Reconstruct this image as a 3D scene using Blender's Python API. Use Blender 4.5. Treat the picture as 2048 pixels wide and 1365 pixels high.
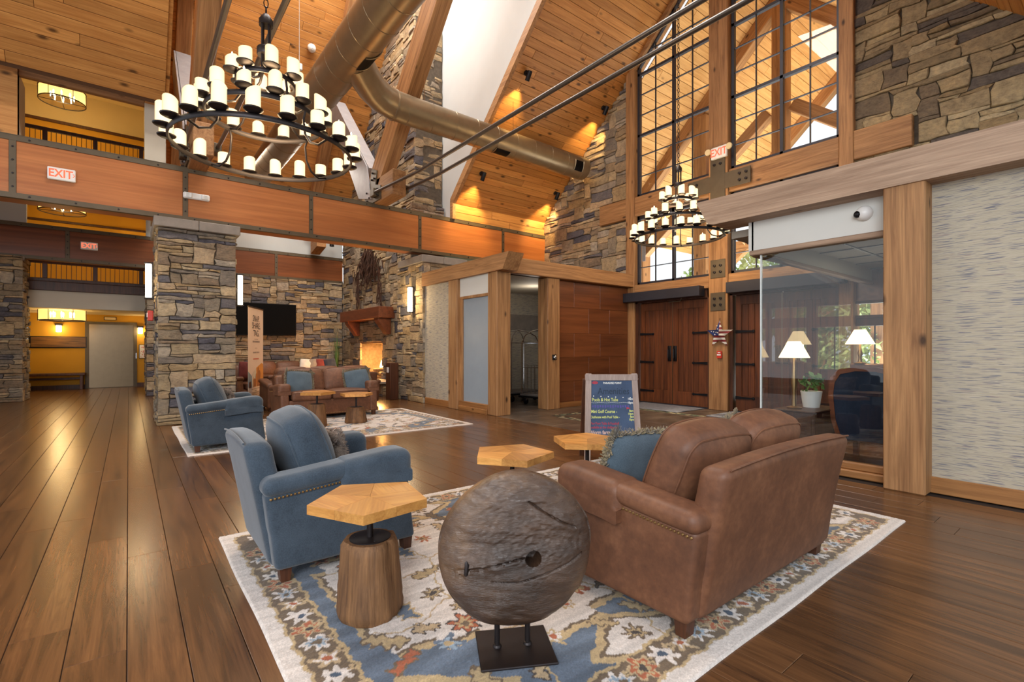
import bpy, bmesh, math, random
import numpy as np
from mathutils import Matrix, Vector
for _o in list(bpy.data.objects): bpy.data.objects.remove(_o)
R = random.Random(7)
SC = bpy.context.scene
COL = SC.collection
PI = math.pi
# ------------------------------------------------------------------ camera, sky, big lights, exposure
HEAD = math.atan(767/977.6)
CAM_H = 1.35
cd = bpy.data.cameras.new('camera'); cam = bpy.data.objects.new('camera', cd); COL.objects.link(cam)
cd.sensor_width = 36; cd.lens = 977.6*36/2048; cd.shift_y = 15.5/2048; cd.clip_start = .05; cd.clip_end = 300
cam.location = (0, 0, CAM_H); cam.rotation_euler = (PI/2, 0, -HEAD)
SC.camera = cam
SC.view_settings.view_transform = 'Standard'; SC.view_settings.look = 'None'
SC.view_settings.exposure = 0.47; SC.view_settings.gamma = 1; SC.view_settings.use_curve_mapping = False
wd = bpy.data.worlds.new('sky'); SC.world = wd; wd.use_nodes = True
_b = wd.node_tree.nodes['Background']; _b.inputs[0].default_value = (.86, .93, 1, 1); _b.inputs[1].default_value = 1.0
SC.cycles.max_bounces = 7; SC.cycles.diffuse_bounces = 4; SC.cycles.glossy_bounces = 3; SC.cycles.transparent_max_bounces = 12
SC.cycles.transmission_bounces = 6; SC.cycles.caustics_reflective = False; SC.cycles.caustics_refractive = False
SC.cycles.sample_clamp_indirect = 4

def light(name, kind, loc, energy, col, size=.1, target=None, size_y=None, spot=None, blend=.5, spread=None):
    d = bpy.data.lights.new(name, kind); d.energy = energy; d.color = col
    if kind == 'AREA':
        d.size = size
        if size_y: d.shape = 'RECTANGLE'; d.size_y = size_y
        if spread: d.spread = spread
    else: d.shadow_soft_size = size
    if kind == 'SPOT': d.spot_size = spot or 1; d.spot_blend = blend
    o = bpy.data.objects.new(name, d); COL.objects.link(o); o.location = loc
    if target is not None:
        o.rotation_euler = (Vector(target)-Vector(loc)).to_track_quat('-Z', 'Y').to_euler()
    return o
DAY = (.93, .96, 1); WARM = (1, .68, .34); SOFT = (1, .9, .78)
light('roof_daylight', 'AREA', (2.5, 4.5, 10.2), 1350, (1, .96, .9), 6, (2.5, 5.5, 0), 3)  # added area lamp in mid-air, unseen fill in place of skylights
light('window_daylight', 'AREA', (-4.5, -2.5, 4.2), 460, DAY, 5, (4, 7, 2.2), 4)  # added unseen area lamp behind the camera, soft cool fill
light('transept_skylight', 'AREA', (4.0, 11.2, 12.3), 480, (1, .95, .88), 3.5, (3.6, 13.2, 0), 2)  # added unseen area lamp brightening the transept, no skylight is built there

light('entry_downlight', 'SPOT', (7.4, 5.9, 9.9), 1500, (1, .86, .62), .06, (9.0, 5.3, 0), None, .3, .8)  # added spot imitating a patch of sun on the entry floor
light('bay_light', 'AREA', (3.6, 14.4, 6.4), 130, SOFT, 3, (3.6, 14.6, 0), 2)  # added soft area lamp that lifts the stone around the fireplace
# ------------------------------------------------------------------ mesh helpers
class MB:
    def __init__(s): s.v = []; s.f = []; s.m = []; s.sm = []
    def add(s, vs, fs, xf=None, mi=0, smooth=False):
        n = len(s.v)
        s.v.extend([tuple(xf @ Vector(p)) for p in vs] if xf is not None else [tuple(p) for p in vs])
        for f in fs: s.f.append(tuple(i+n for i in f)); s.m.append(mi); s.sm.append(smooth)
        return s
    def box(s, x0, x1, y0, y1, z0, z1, xf=None, mi=0):
        v = [(x0,y0,z0),(x1,y0,z0),(x1,y1,z0),(x0,y1,z0),(x0,y0,z1),(x1,y0,z1),(x1,y1,z1),(x0,y1,z1)]
        return s.add(v, [(0,3,2,1),(4,5,6,7),(0,1,5,4),(1,2,6,5),(2,3,7,6),(3,0,4,7)], xf, mi)
    def cbox(s, x0, x1, y0, y1, z0, z1, r=.01, xf=None, mi=0):     # chamfered box
        cx,cy,cz = (x0+x1)/2,(y0+y1)/2,(z0+z1)/2
        return s.rbox(x1-x0, y1-y0, z1-z0, min(r, (x1-x0)*.45, (y1-y0)*.45, (z1-z0)*.45), (Matrix.Translation((cx,cy,cz)) if xf is None else xf @ Matrix.Translation((cx,cy,cz))), seg=0, mi=mi)
    def rbox(s, sx, sy, sz, r, xf=None, seg=2, n=1, fn=None, mi=0, smooth=None):   # rounded box about the origin
        h = (sx/2, sy/2, sz/2)
        def ticks(hh):
            if seg == 0: return [-hh, -hh+r, hh-r, hh] if n == 1 else [-hh]+[(-hh+r)+(2*hh-2*r)*k/n for k in range(n+1)]+[hh]
            a = [-hh+r*(1-math.cos(PI/2*k/(seg+1))) for k in range(seg+2)]
            a = [-hh+r*(k/(seg+1)) for k in range(seg+2)]
            inner = [(-hh+r)+(2*hh-2*r)*k/n for k in range(1, n)]
            return a+inner+[-q for q in reversed(a)]
        T = [ticks(q) for q in h]; idx = {}; vs = []; fs = []
        def vert(p):
            k = (round(p[0],6), round(p[1],6), round(p[2],6))
            if k in idx: return idx[k]
            inn = [max(-(h[i]-r), min(h[i]-r, p[i])) for i in range(3)]
            d = [p[i]-inn[i] for i in range(3)]; L = math.sqrt(sum(q*q for q in d)) or 1
            if seg == 0:
                nz = sum(1 for q in d if abs(q) > r*.5)
                q = tuple(inn[i]+(d[i] if nz == 1 else d[i]*(.55 if nz==2 else .42)) for i in range(3)) if nz > 1 else tuple(p)
            else: q = tuple(inn[i]+d[i]/L*r for i in range(3))
            if fn: q = fn(*q)
            idx[k] = len(vs); vs.append(q); return idx[k]
        for ax in range(3):
            a, b = (ax+1)%3, (ax+2)%3
            for sg in (-1, 1):
                for i in range(len(T[a])-1):
                    for j in range(len(T[b])-1):
                        q = []
                        for (ii,jj) in ((i,j),(i+1,j),(i+1,j+1),(i,j+1)):
                            p = [0,0,0]; p[ax] = sg*h[ax]; p[a] = T[a][ii]; p[b] = T[b][jj]; q.append(vert(p))
                        q = list(dict.fromkeys(q))
                        if len(q) > 2: fs.append(tuple(q) if sg > 0 else tuple(reversed(q)))
        return s.add(vs, fs, xf, mi, (seg > 0) if smooth is None else smooth)
    def prism(s, pts, a0, a1, axis='z', xf=None, mi=0):            # polygon pts extruded along axis
        n = len(pts)
        def P(p, a): return {'z': (p[0],p[1],a), 'y': (p[0],a,p[1]), 'x': (a,p[0],p[1])}[axis]
        v = [P(p,a0) for p in pts]+[P(p,a1) for p in pts]
        return s.add(v, [tuple(reversed(range(n))), tuple(range(n,2*n))]+[(i,(i+1)%n,n+(i+1)%n,n+i) for i in range(n)], xf, mi)
    def tube(s, pts, r, n=8, closed=False, xf=None, mi=0, cap=True, flat=None):
        pts = [Vector(p) for p in pts]; m = len(pts); vs = []; fs = []; up = None
        for i, p in enumerate(pts):
            if closed: t = pts[(i+1)%m]-pts[i-1]
            else: t = pts[min(i+1,m-1)]-pts[max(i-1,0)]
            t.normalize()
            if up is None:
                up = Vector((0,0,1)) if abs(t.z) < .9 else Vector((1,0,0))
            a = t.cross(up).normalized(); b = a.cross(t).normalized(); up = b
            rr = r[i] if isinstance(r, (list,tuple)) else r
            for k in range(n):
                w = 2*PI*(k+.5)/n; c, d = math.cos(w)*rr, math.sin(w)*rr
                if flat: c *= flat[0]; d *= flat[1]
                vs.append(p+a*c+b*d)
        for i in range(m if closed else m-1):
            for k in range(n):
                A, B = i*n, ((i+1)%m)*n
                fs.append((A+k, A+(k+1)%n, B+(k+1)%n, B+k))
        s.add(vs, fs, xf, mi, n > 4)
        if cap and not closed: s.add(vs, [tuple(reversed(range(n))), tuple(range((m-1)*n, m*n))], xf, mi)
        return s
    def lathe(s, prof, n=16, xf=None, mi=0, smooth=True):          # prof: [(r,z)]
        vs = []; fs = []; m = len(prof)
        for (r, z) in prof:
            for k in range(n): vs.append((r*math.cos(2*PI*k/n), r*math.sin(2*PI*k/n), z))
        for i in range(m-1):
            for k in range(n): fs.append((i*n+k, i*n+(k+1)%n, (i+1)*n+(k+1)%n, (i+1)*n+k))
        if prof[0][0] > 1e-4: fs.append(tuple(reversed(range(n))))
        if prof[-1][0] > 1e-4: fs.append(tuple(range((m-1)*n, m*n)))
        return s.add(vs, fs, xf, mi, smooth)
    def build(s, name, mat, parent=None, loc=None, rot=None, sharp=40, **props):
        me = bpy.data.meshes.new(name); me.from_pydata(s.v, [], s.f)
        for q in (mat if isinstance(mat, (list,tuple)) else [mat]): me.materials.append(q)
        if any(s.m): me.polygons.foreach_set('material_index', s.m)
        if any(s.sm):
            me.polygons.foreach_set('use_smooth', s.sm)
            if sharp: me.set_sharp_from_angle(angle=math.radians(sharp))
        o = bpy.data.objects.new(name, me); COL.objects.link(o)
        if parent is not None: o.parent = parent
        if loc is not None: o.location = loc
        if rot is not None: o.rotation_euler = rot
        for k, q in props.items(): o[k] = q
        return o
def T(x=0, y=0, z=0): return Matrix.Translation((x,y,z))
def RX(a): return Matrix.Rotation(a, 4, 'X')
def RY(a): return Matrix.Rotation(a, 4, 'Y')
def RZ(a): return Matrix.Rotation(a, 4, 'Z')
def frame(o, u, v, n):                                              # local (u,v,n) -> world
    u, v, n = Vector(u), Vector(v), Vector(n)
    return Matrix(((u.x,v.x,n.x,o[0]),(u.y,v.y,n.y,o[1]),(u.z,v.z,n.z,o[2]),(0,0,0,1)))
def tag(o, label=None, cat=None, group=None, kind=None):
    if label: o['label'] = label
    if cat: o['category'] = cat
    if group: o['group'] = group
    if kind: o['kind'] = kind
    return o
def thing(name, label, cat, loc=(0,0,0), rotz=0, group=None):
    o = bpy.data.objects.new(name, None); COL.objects.link(o); o.empty_display_size = .1
    o.location = loc; o.rotation_euler = (0,0,rotz)
    return tag(o, label, cat, group)
def struct(name, mb, mat, label=None, **k):
    o = mb.build(name, mat, **k); o['kind'] = 'structure'
    if label: o['label'] = label
    return o
def kids(o): return [c for c in bpy.data.objects if c.parent == o]
def copy_tree(o, parent=None):
    c = o.copy(); COL.objects.link(c)
    if parent is not None: c.parent = parent
    for ch in CH.get(o.name, []): copy_tree(ch, c)
    return c
CH = {}
def index_children():
    CH.clear()
    for o in bpy.data.objects:
        if o.parent: CH.setdefault(o.parent.name, []).append(o)
def text(body, size, xf, mat, parent=None, name='lettering', align='CENTER', ext=.001, sx=1, label=None, shear=0, off=0):
    c = bpy.data.curves.new(name, 'FONT'); c.body = body; c.size = size; c.align_x = align; c.align_y = 'CENTER'; c.extrude = ext
    c.resolution_u = 3; c.shear = shear; c.offset = off
    c.materials.append(mat)
    tmp = bpy.data.objects.new('tmp', c); COL.objects.link(tmp)
    bpy.context.view_layer.update()
    me = bpy.data.meshes.new_from_object(tmp.evaluated_get(bpy.context.evaluated_depsgraph_get()))
    bpy.data.objects.remove(tmp); bpy.data.curves.remove(c)
    o = bpy.data.objects.new(name, me); COL.objects.link(o)
    if parent is not None: o.parent = parent
    o.matrix_local = xf @ Matrix.Diagonal((sx,1,1,1))
    if label: o['label'] = label
    return o

# ------------------------------------------------------------------ materials
def srgb(r, g, b):
    f = lambda c: (c/255/12.92) if c/255 <= .04045 else ((c/255+.055)/1.055)**2.4
    return (f(r), f(g), f(b), 1)
class N:
    def __init__(s, name):
        s.mat = bpy.data.materials.new(name); s.mat.use_nodes = True; s.nt = s.mat.node_tree; s.nt.nodes.clear()
        s.out = s.n('ShaderNodeOutputMaterial')
    def n(s, t, **k):
        x = s.nt.nodes.new(t)
        for a, b in k.items(): setattr(x, a, b)
        return x
    def l(s, a, b): s.nt.links.new(a, b)
    def val(s, sock, v):
        if hasattr(v, 'is_output'): s.l(v, sock)
        else: sock.default_value = v
    def math(s, op, a, b=None, c=None):
        x = s.n('ShaderNodeMath', operation=op); s.val(x.inputs[0], a)
        if b is not None: s.val(x.inputs[1], b)
        if c is not None: s.val(x.inputs[2], c)
        return x.outputs[0]
    def mix(s, f, a, b, mode='MIX'):
        x = s.n('ShaderNodeMix', data_type='RGBA', blend_type=mode); s.val(x.inputs[0], f); s.val(x.inputs[6], a); s.val(x.inputs[7], b)
        return x.outputs[2]
    def ramp(s, f, stops, const=False):
        x = s.n('ShaderNodeValToRGB'); e = x.color_ramp.elements
        if const: x.color_ramp.interpolation = 'CONSTANT'
        while len(e) < len(stops): e.new(.5)
        for q, (p, c) in zip(e, stops): q.position = p; q.color = c if len(c) == 4 else (*c, 1)
        s.l(f, x.inputs[0]); return x.outputs[0]
    def coord(s, scale=(1,1,1), kind='Object', loc=None):
        t = s.n('ShaderNodeTexCoord'); m = s.n('ShaderNodeMapping'); m.inputs['Scale'].default_value = scale
        if loc is not None: s.val(m.inputs['Location'], loc)
        s.l(t.outputs[kind], m.inputs[0]); return m.outputs[0]
    def noise(s, vec, scale=5, detail=4, rough=.55, dist=0, out=0):
        x = s.n('ShaderNodeTexNoise'); x.inputs['Scale'].default_value = scale; x.inputs['Detail'].default_value = detail
        x.inputs['Roughness'].default_value = rough; x.inputs['Distortion'].default_value = dist; s.l(vec, x.inputs['Vector']); return x.outputs[out]
    def voro(s, vec, scale=5, feature='F1', out='Distance'):
        x = s.n('ShaderNodeTexVoronoi', feature=feature); x.inputs['Scale'].default_value = scale; s.l(vec, x.inputs['Vector']); return x.outputs[out]
    def rnd(s):
        return s.n('ShaderNodeObjectInfo').outputs['Random']
    def bump(s, h, strength=.3, dist=.01):
        x = s.n('ShaderNodeBump'); x.inputs['Strength'].default_value = strength; x.inputs['Distance'].default_value = dist
        s.l(h, x.inputs['Height']); return x.outputs[0]
    def bsdf(s, col, rough=.6, metal=0, normal=None, spec=.5, **k):
        x = s.n('ShaderNodeBsdfPrincipled'); s.val(x.inputs['Base Color'], col); s.val(x.inputs['Roughness'], rough)
        s.val(x.inputs['Metallic'], metal); x.inputs['Specular IOR Level'].default_value = spec
        if normal is not None: s.l(normal, x.inputs['Normal'])
        for a, b in k.items(): s.val(x.inputs[a], b)
        return x.outputs[0]
    def done(s, sh): s.l(sh, s.out.inputs[0]); return s.mat
def plain(name, c, rough=.6, metal=0, spec=.5, var=.06, vs=6, bump=0, bs=60, **k):
    m = N(name); co = m.coord(); f = m.noise(co, vs)
    col = m.mix(1.0, c, m.ramp(f, [(.25, (1-var*2,)*3), (.75, (1+var,)*3)]), 'MULTIPLY')
    nm = m.bump(m.noise(co, bs, 3), bump) if bump else None
    return m.done(m.bsdf(col, rough, metal, nm, spec, **k))
def emit(name, c, s):
    m = N(name); e = m.n('ShaderNodeEmission'); e.inputs[0].default_value = c; e.inputs[1].default_value = s; return m.done(e.outputs[0])
def wood(name, light_c, dark_c, axis=0, rough=.55, knots=.6, vary=.22, scale=1.0, bump=.25, spec=.4, knot_c=None, contrast=.35, kr=1.0):
    m = N(name); rn = m.rnd()
    lv = m.n('ShaderNodeCombineXYZ')
    for i in range(3): m.l(m.math('MULTIPLY', rn, 37.0+11*i), lv.inputs[i])
    sc = [9*scale]*3; sc[axis] = .55*scale
    co = m.coord(tuple(sc), loc=lv.outputs[0])
    g = m.noise(co, 1.6, 6, .62, .9)
    fi = [60*scale]*3; fi[axis] = 1.6*scale
    g2 = m.noise(m.coord(tuple(fi), loc=lv.outputs[0]), 1.5, 3, .6)
    col = m.ramp(g, [(.28, dark_c), (.5, tuple(.55*a+.45*b for a, b in zip(light_c, dark_c))), (.72, light_c)])
    col = m.mix(contrast, col, m.ramp(g2, [(.3, (.55,.5,.45,1)), (.7, (1.15,1.12,1.1,1))]), 'MULTIPLY')
    kc = knot_c or tuple(q*.28 for q in dark_c[:3])+(1,)
    if knots:
        ks = [3.2*scale]*3; ks[axis] = 1.5*scale
        d = m.voro(m.coord(tuple(ks), loc=lv.outputs[0]), 1.35)
        k = m.ramp(d, [(0, (1,1,1)), (.05*kr, (1,1,1)), (.13*kr, (0,0,0))])
        km = m.n('ShaderNodeMath', operation='MULTIPLY'); m.l(k, km.inputs[0]); km.inputs[1].default_value = knots
        col = m.mix(km.outputs[0], col, kc)
    b = m.math('MULTIPLY_ADD', rn, 2*vary, 1-vary)
    cb = m.n('ShaderNodeCombineColor')
    for i in range(3): m.l(b, cb.inputs[i])
    col = m.mix(1.0, col, cb.outputs[0], 'MULTIPLY')
    return m.done(m.bsdf(col, m.math('MULTIPLY_ADD', g2, .06, rough-.03), 0, m.bump(g2, bump, .004), spec))
def stone(name, pal, rough=.85, dark=1.0):
    m = N(name); rn = m.rnd(); ri = m.n('ShaderNodeNewGeometry').outputs['Random Per Island']
    f = m.math('FRACT', m.math('ADD', m.math('MULTIPLY', rn, 7.31), m.math('MULTIPLY', ri, 13.7)))
    n = len(pal)
    base = m.ramp(f, [(i/n, tuple(q*dark for q in c[:3])+(1,)) for i, c in enumerate(pal)], True)
    co = m.coord()
    a = m.noise(co, 3.5, 6, .65, .4); b = m.noise(m.coord((4, 4, 14)), 3, 6, .7)
    col = m.mix(1.0, base, m.ramp(a, [(.25, (.62,.6,.6)), (.5, (1,1,1)), (.78, (1.28,1.2,1.08))]), 'MULTIPLY')
    col = m.mix(.5, col, m.ramp(b, [(.3, (.5,.48,.5)), (.62, (1.12,1.1,1.05))]), 'MULTIPLY')
    c = m.noise(co, 13, 8, .72, .3)
    col = m.mix(1.0, col, m.ramp(c, [(.3, (.68,.66,.66)), (.5, (1,1,1)), (.7, (1.2,1.16,1.1))]), 'MULTIPLY')
    h = m.math('ADD', m.math('MULTIPLY', a, .6), m.math('ADD', b, m.math('MULTIPLY', c, .8)))
    return m.done(m.bsdf(col, rough, 0, m.bump(h, .9, .03), .25))
M = {}
S = srgb
PAL = [S(184,162,128), S(166,144,114), S(150,134,112), S(136,126,114), S(194,174,142), S(114,110,112), S(172,148,112), S(158,146,130), S(96,94,102), S(186,164,134), S(142,124,104), S(176,164,146), S(170,152,122), S(150,138,120)]
M['stone'] = stone('ledge_stone', PAL)
M['stone_warm'] = stone('ledge_stone_buff', [S(176,158,124), S(160,142,112), S(142,126,100), S(186,170,138), S(126,112,94), S(152,132,100), S(104,96,90), S(168,150,118)])
M['mortar'] = plain('mortar', S(96,86,74), .95, var=.2, vs=12)
M['cap'] = plain('cap_stone', S(136,126,116), .8, var=.12, vs=5, bump=.2, bs=20)
for ax, nm in enumerate('xyz'):
    M['timber_'+nm] = wood('timber_along_'+nm, S(188,142,94), S(128,88,54), ax, .6, 1.0, .1, .8, .4, contrast=.6)
    M['grey_'+nm] = wood('weathered_timber_along_'+nm, S(186,160,136), S(142,116,96), ax, .7, .7, .06, .8, .4, contrast=.5)
M['roof'] = wood('ceiling_pine', S(214,156,88), S(172,112,54), 0, .5, 1.0, .16, 1.0, .15, kr=1.5)
M['roof_y'] = wood('ceiling_pine_crosswise', S(204,142,76), S(156,96,44), 1, .5, .85, .2, 1.0, .15)
M['canopy'] = wood('canopy_pine', S(232,184,120), S(200,146,84), 0, .6, .6, .1, .8, .1)
M['plank'] = wood('dark_oak_plank', S(118,80,48), S(64,42,26), 1, .25, .25, .2, 1.2, .015, .6)
M['plank_x'] = wood('dark_oak_threshold', S(108,78,50), S(64,44,28), 0, .34, .25, .18, 1.2, .05, .5)
M['ply'] = wood('stained_plywood', S(188,120,66), S(158,92,46), 0, .4, 0, .08, .35, .05, .45)
M['ply2'] = wood('dark_stained_plywood', S(132,78,44), S(86,47,25), 0, .32, 0, .12, .35, .05, .5)
M['door'] = wood('dark_door_wood', S(118,66,34), S(60,30,16), 2, .45, .2, .2, .9, .2)
M['mantel'] = wood('reddish_mantel_wood', S(136,76,46), S(88,46,28), 1, .5, .3, .05, .8)
M['base'] = wood('knotty_baseboard', S(176,124,72), S(128,84,46), 1, .5, .8, .08, 1.0)
M['base_x'] = wood('baseboard_wood', S(166,114,66), S(120,78,42), 0, .5, .5, .08, 1.0)
M['walnut'] = wood('dark_walnut', S(92,54,34), S(52,30,20), 2, .45, 0, .1, 1.2)
M['steel'] = plain('bronze_steel', S(92,80,62), .5, .3, var=.08)
M['grey_steel'] = plain('grey_steel_plate', S(150,146,148), .55, .3, var=.08)
M['black'] = plain('black_metal', S(30,29,32), .4, .6, var=.1)
M['iron'] = plain('wrought_iron', S(46,40,40), .42, .6, var=.1)
M['rod'] = plain('tie_rod_steel', S(96,90,86), .35, .7, var=.05)
M['duct'] = plain('spiral_duct_metal', S(148,130,104), .38, .75, var=.06)
M['chrome'] = plain('chrome', S(215,215,218), .15, 1, var=.02)
M['stainless'] = plain('brushed_stainless', S(112,95,74), .28, .9, var=.04)
M['white'] = plain('white_plaster', S(198,202,202), .8, var=.02, vs=2)
M['fascia'] = plain('pale_paint', S(212,212,206), .7, var=.015, vs=2)
M['plastic'] = plain('white_plastic', S(232,230,226), .4, var=.01)
M['yellow'] = plain('mustard_paint', S(202,150,40), .75, var=.03, vs=2)
M['cream'] = plain('cream_paint', S(226,206,160), .8, var=.02, vs=2)
M['beige'] = plain('beige_paint', S(196,186,168), .8, var=.02, vs=2)
M['slatefr'] = plain('charcoal_metal', S(54,54,62), .45, .4, var=.05)
M['screen'] = plain('black_screen', S(4,4,5), .5, var=.0, spec=.1)
M['frosted'] = plain('frosted_glass', S(150,162,172), .25, var=.04, vs=1.5)
M['bark'] = wood('stump_wood', S(136,98,62), S(72,48,30), 2, .7, .3, .08, .9, 1.0, contrast=.6)
M['endgrain'] = wood('table_end_wood', S(176,132,80), S(130,90,48), 0, .5, .2, .1, 1)
M['mosaic_top'] = wood('pieced_teak_top', S(216,160,88), S(168,110,52), 0, .35, .25, .22, 1.3, .1)
M['leaf'] = plain('leaf_green', S(92,128,62), .6, var=.35, vs=2)
M['grass_o'] = plain('outdoor_lawn', S(150,170,110), .9, var=.2, vs=1)
M['slate'] = plain('slate_tile', S(98,84,72), .3, var=.3, vs=2.5, bump=.3, bs=14)
M['red'] = plain('red_plastic', S(206,58,40), .4)
def glass(name, tint=(1,1,1,1), refl=1.0):
    m = N(name); t = m.n('ShaderNodeBsdfTransparent'); t.inputs[0].default_value = tint
    g = m.n('ShaderNodeBsdfGlossy'); g.inputs['Roughness'].default_value = .01
    f = m.n('ShaderNodeFresnel'); f.inputs[0].default_value = 1.5
    x = m.n('ShaderNodeMixShader'); m.l(m.math('MULTIPLY', f.outputs[0], refl), x.inputs[0]); m.l(t.outputs[0], x.inputs[1]); m.l(g.outputs[0], x.inputs[2])
    return m.done(x.outputs[0])
M['glass'] = glass('window_glass', (.97,.98,.98,1), .7)
M['part_glass'] = glass('partition_glass', (.93,.95,.95,1), 1.0)
M['candle'] = None
def candle_mat():
    m = N('lit_wax'); co = m.n('ShaderNodeTexCoord').outputs['Object']
    e = m.n('ShaderNodeEmission'); e.inputs[0].default_value = (1, .74, .4, 1)
    lw = m.n('ShaderNodeLayerWeight'); lw.inputs[0].default_value = .35
    m.l(m.math('MULTIPLY_ADD', lw.outputs['Facing'], -1.15, 1.75), e.inputs[1])
    return m.done(e.outputs[0])
M['candle'] = candle_mat()
M['lamp'] = emit('lit_shade', (1, .72, .36, 1), 3.0)
M['bulb'] = emit('lit_bulb', (1, .8, .5, 1), 14)
M['sconce'] = emit('lit_sconce', (1, .86, .62, 1), 7)
M['spot_face'] = emit('lit_lens', (1, .75, .4, 1), 6)
def leather():
    m = N('brown_suede_leather'); co = m.coord()
    a = m.noise(co, 4, 6, .6); b = m.noise(co, 26, 4, .6)
    col = m.ramp(m.math('ADD', m.math('MULTIPLY', a, .6), m.math('MULTIPLY', b, .4)), [(.28, S(80,52,38)), (.5, S(104,68,48)), (.72, S(130,88,62))])
    return m.done(m.bsdf(col, .52, 0, m.bump(m.noise(co, 90, 3), .12, .003), .35))
M['leather'] = leather()
def cloth(name, c1, c2, s=160, rough=.9):
    m = N(name); co = m.coord(); a = m.noise(co, 5, 4, .6); b = m.noise(co, s, 2, .6)
    col = m.ramp(m.math('ADD', m.math('MULTIPLY', a, .55), m.math('MULTIPLY', b, .45)), [(.32, c1), (.68, c2)])
    return m.done(m.bsdf(col, rough, 0, m.bump(b, .2, .002), .15, **{'Sheen Weight': .3}))
M['blue'] = cloth('dusty_blue_fabric', S(46,56,66), S(72,84,96))
M['bluep'] = cloth('slate_blue_pillow', S(64,77,87), S(90,105,116))
M['burg'] = cloth('burgundy_pillow', S(92,40,40), S(122,58,54))
M['wht'] = cloth('cream_pillow', S(206,198,186), S(232,226,214))
M['grypl'] = cloth('grey_brown_pillow', S(120,112,104), S(150,142,132))
M['navy'] = cloth('navy_upholstery', S(26,34,50), S(44,54,74))
M['fringe'] = cloth('tan_fringe', S(84,74,56), S(162,146,114), 60)
M['fur'] = cloth('brown_faux_fur', S(40,30,26), S(168,148,132), 16)
M['brass'] = plain('aged_brass_nail', S(176,140,92), .3, .9, var=.1)
def wallpaper():
    m = N('grasscloth_wallpaper')
    base = m.noise(m.coord((1,1,60)), 6, 4, .7)
    col = m.ramp(base, [(.3, S(160,150,130)), (.7, S(198,188,169))])
    d = m.noise(m.coord((4.2,4.2,95)), 1.4, 2, .5)
    dk = m.ramp(d, [(.565, (0,0,0)), (.6, (1,1,1))])
    hc = m.ramp(m.noise(m.coord((2,2,60)), 1.7, 2), [(.3, S(74,80,108)), (.55, S(104,112,128)), (.7, S(136,108,116))])
    x = m.math('MULTIPLY', dk, .7)
    col = m.mix(x, col, hc)
    return m.done(m.bsdf(col, .85, 0, m.bump(base, .06, .003), .2))
M['paper'] = wallpaper()
def disc_mat():
    m = N('carved_dark_wood'); co = m.coord((1,1,1)); w = m.coord((5, 5, 16))
    a = m.noise(w, 1.2, 8, .7, 1.2); b = m.noise(co, 3, 5, .6)
    col = m.ramp(b, [(.3, S(44,31,23)), (.55, S(80,57,40)), (.75, S(128,96,64))])
    col = m.mix(.6, col, m.ramp(a, [(.3, (.45,.42,.4)), (.7, (1.15,1.12,1.1))]), 'MULTIPLY')
    return m.done(m.bsdf(col, .3, 0, m.bump(m.math('ADD', m.math('MULTIPLY', a, .6), m.noise(m.coord((22,22,90)), 1.4, 5, .75, 1.2)), .8, .005), .8))
M['disc'] = disc_mat()
def firebrick():
    m = N('firebrick'); co = m.coord(); a = m.noise(co, 5, 4)
    col = m.ramp(m.math('FRACT', m.math('ADD', m.rnd(), m.math('MULTIPLY', a, .2))), [(0, S(196,150,104)), (.5, S(216,170,118)), (1, S(178,130,88))])
    return m.done(m.bsdf(col, .9))
M['brick'] = firebrick()
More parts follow.
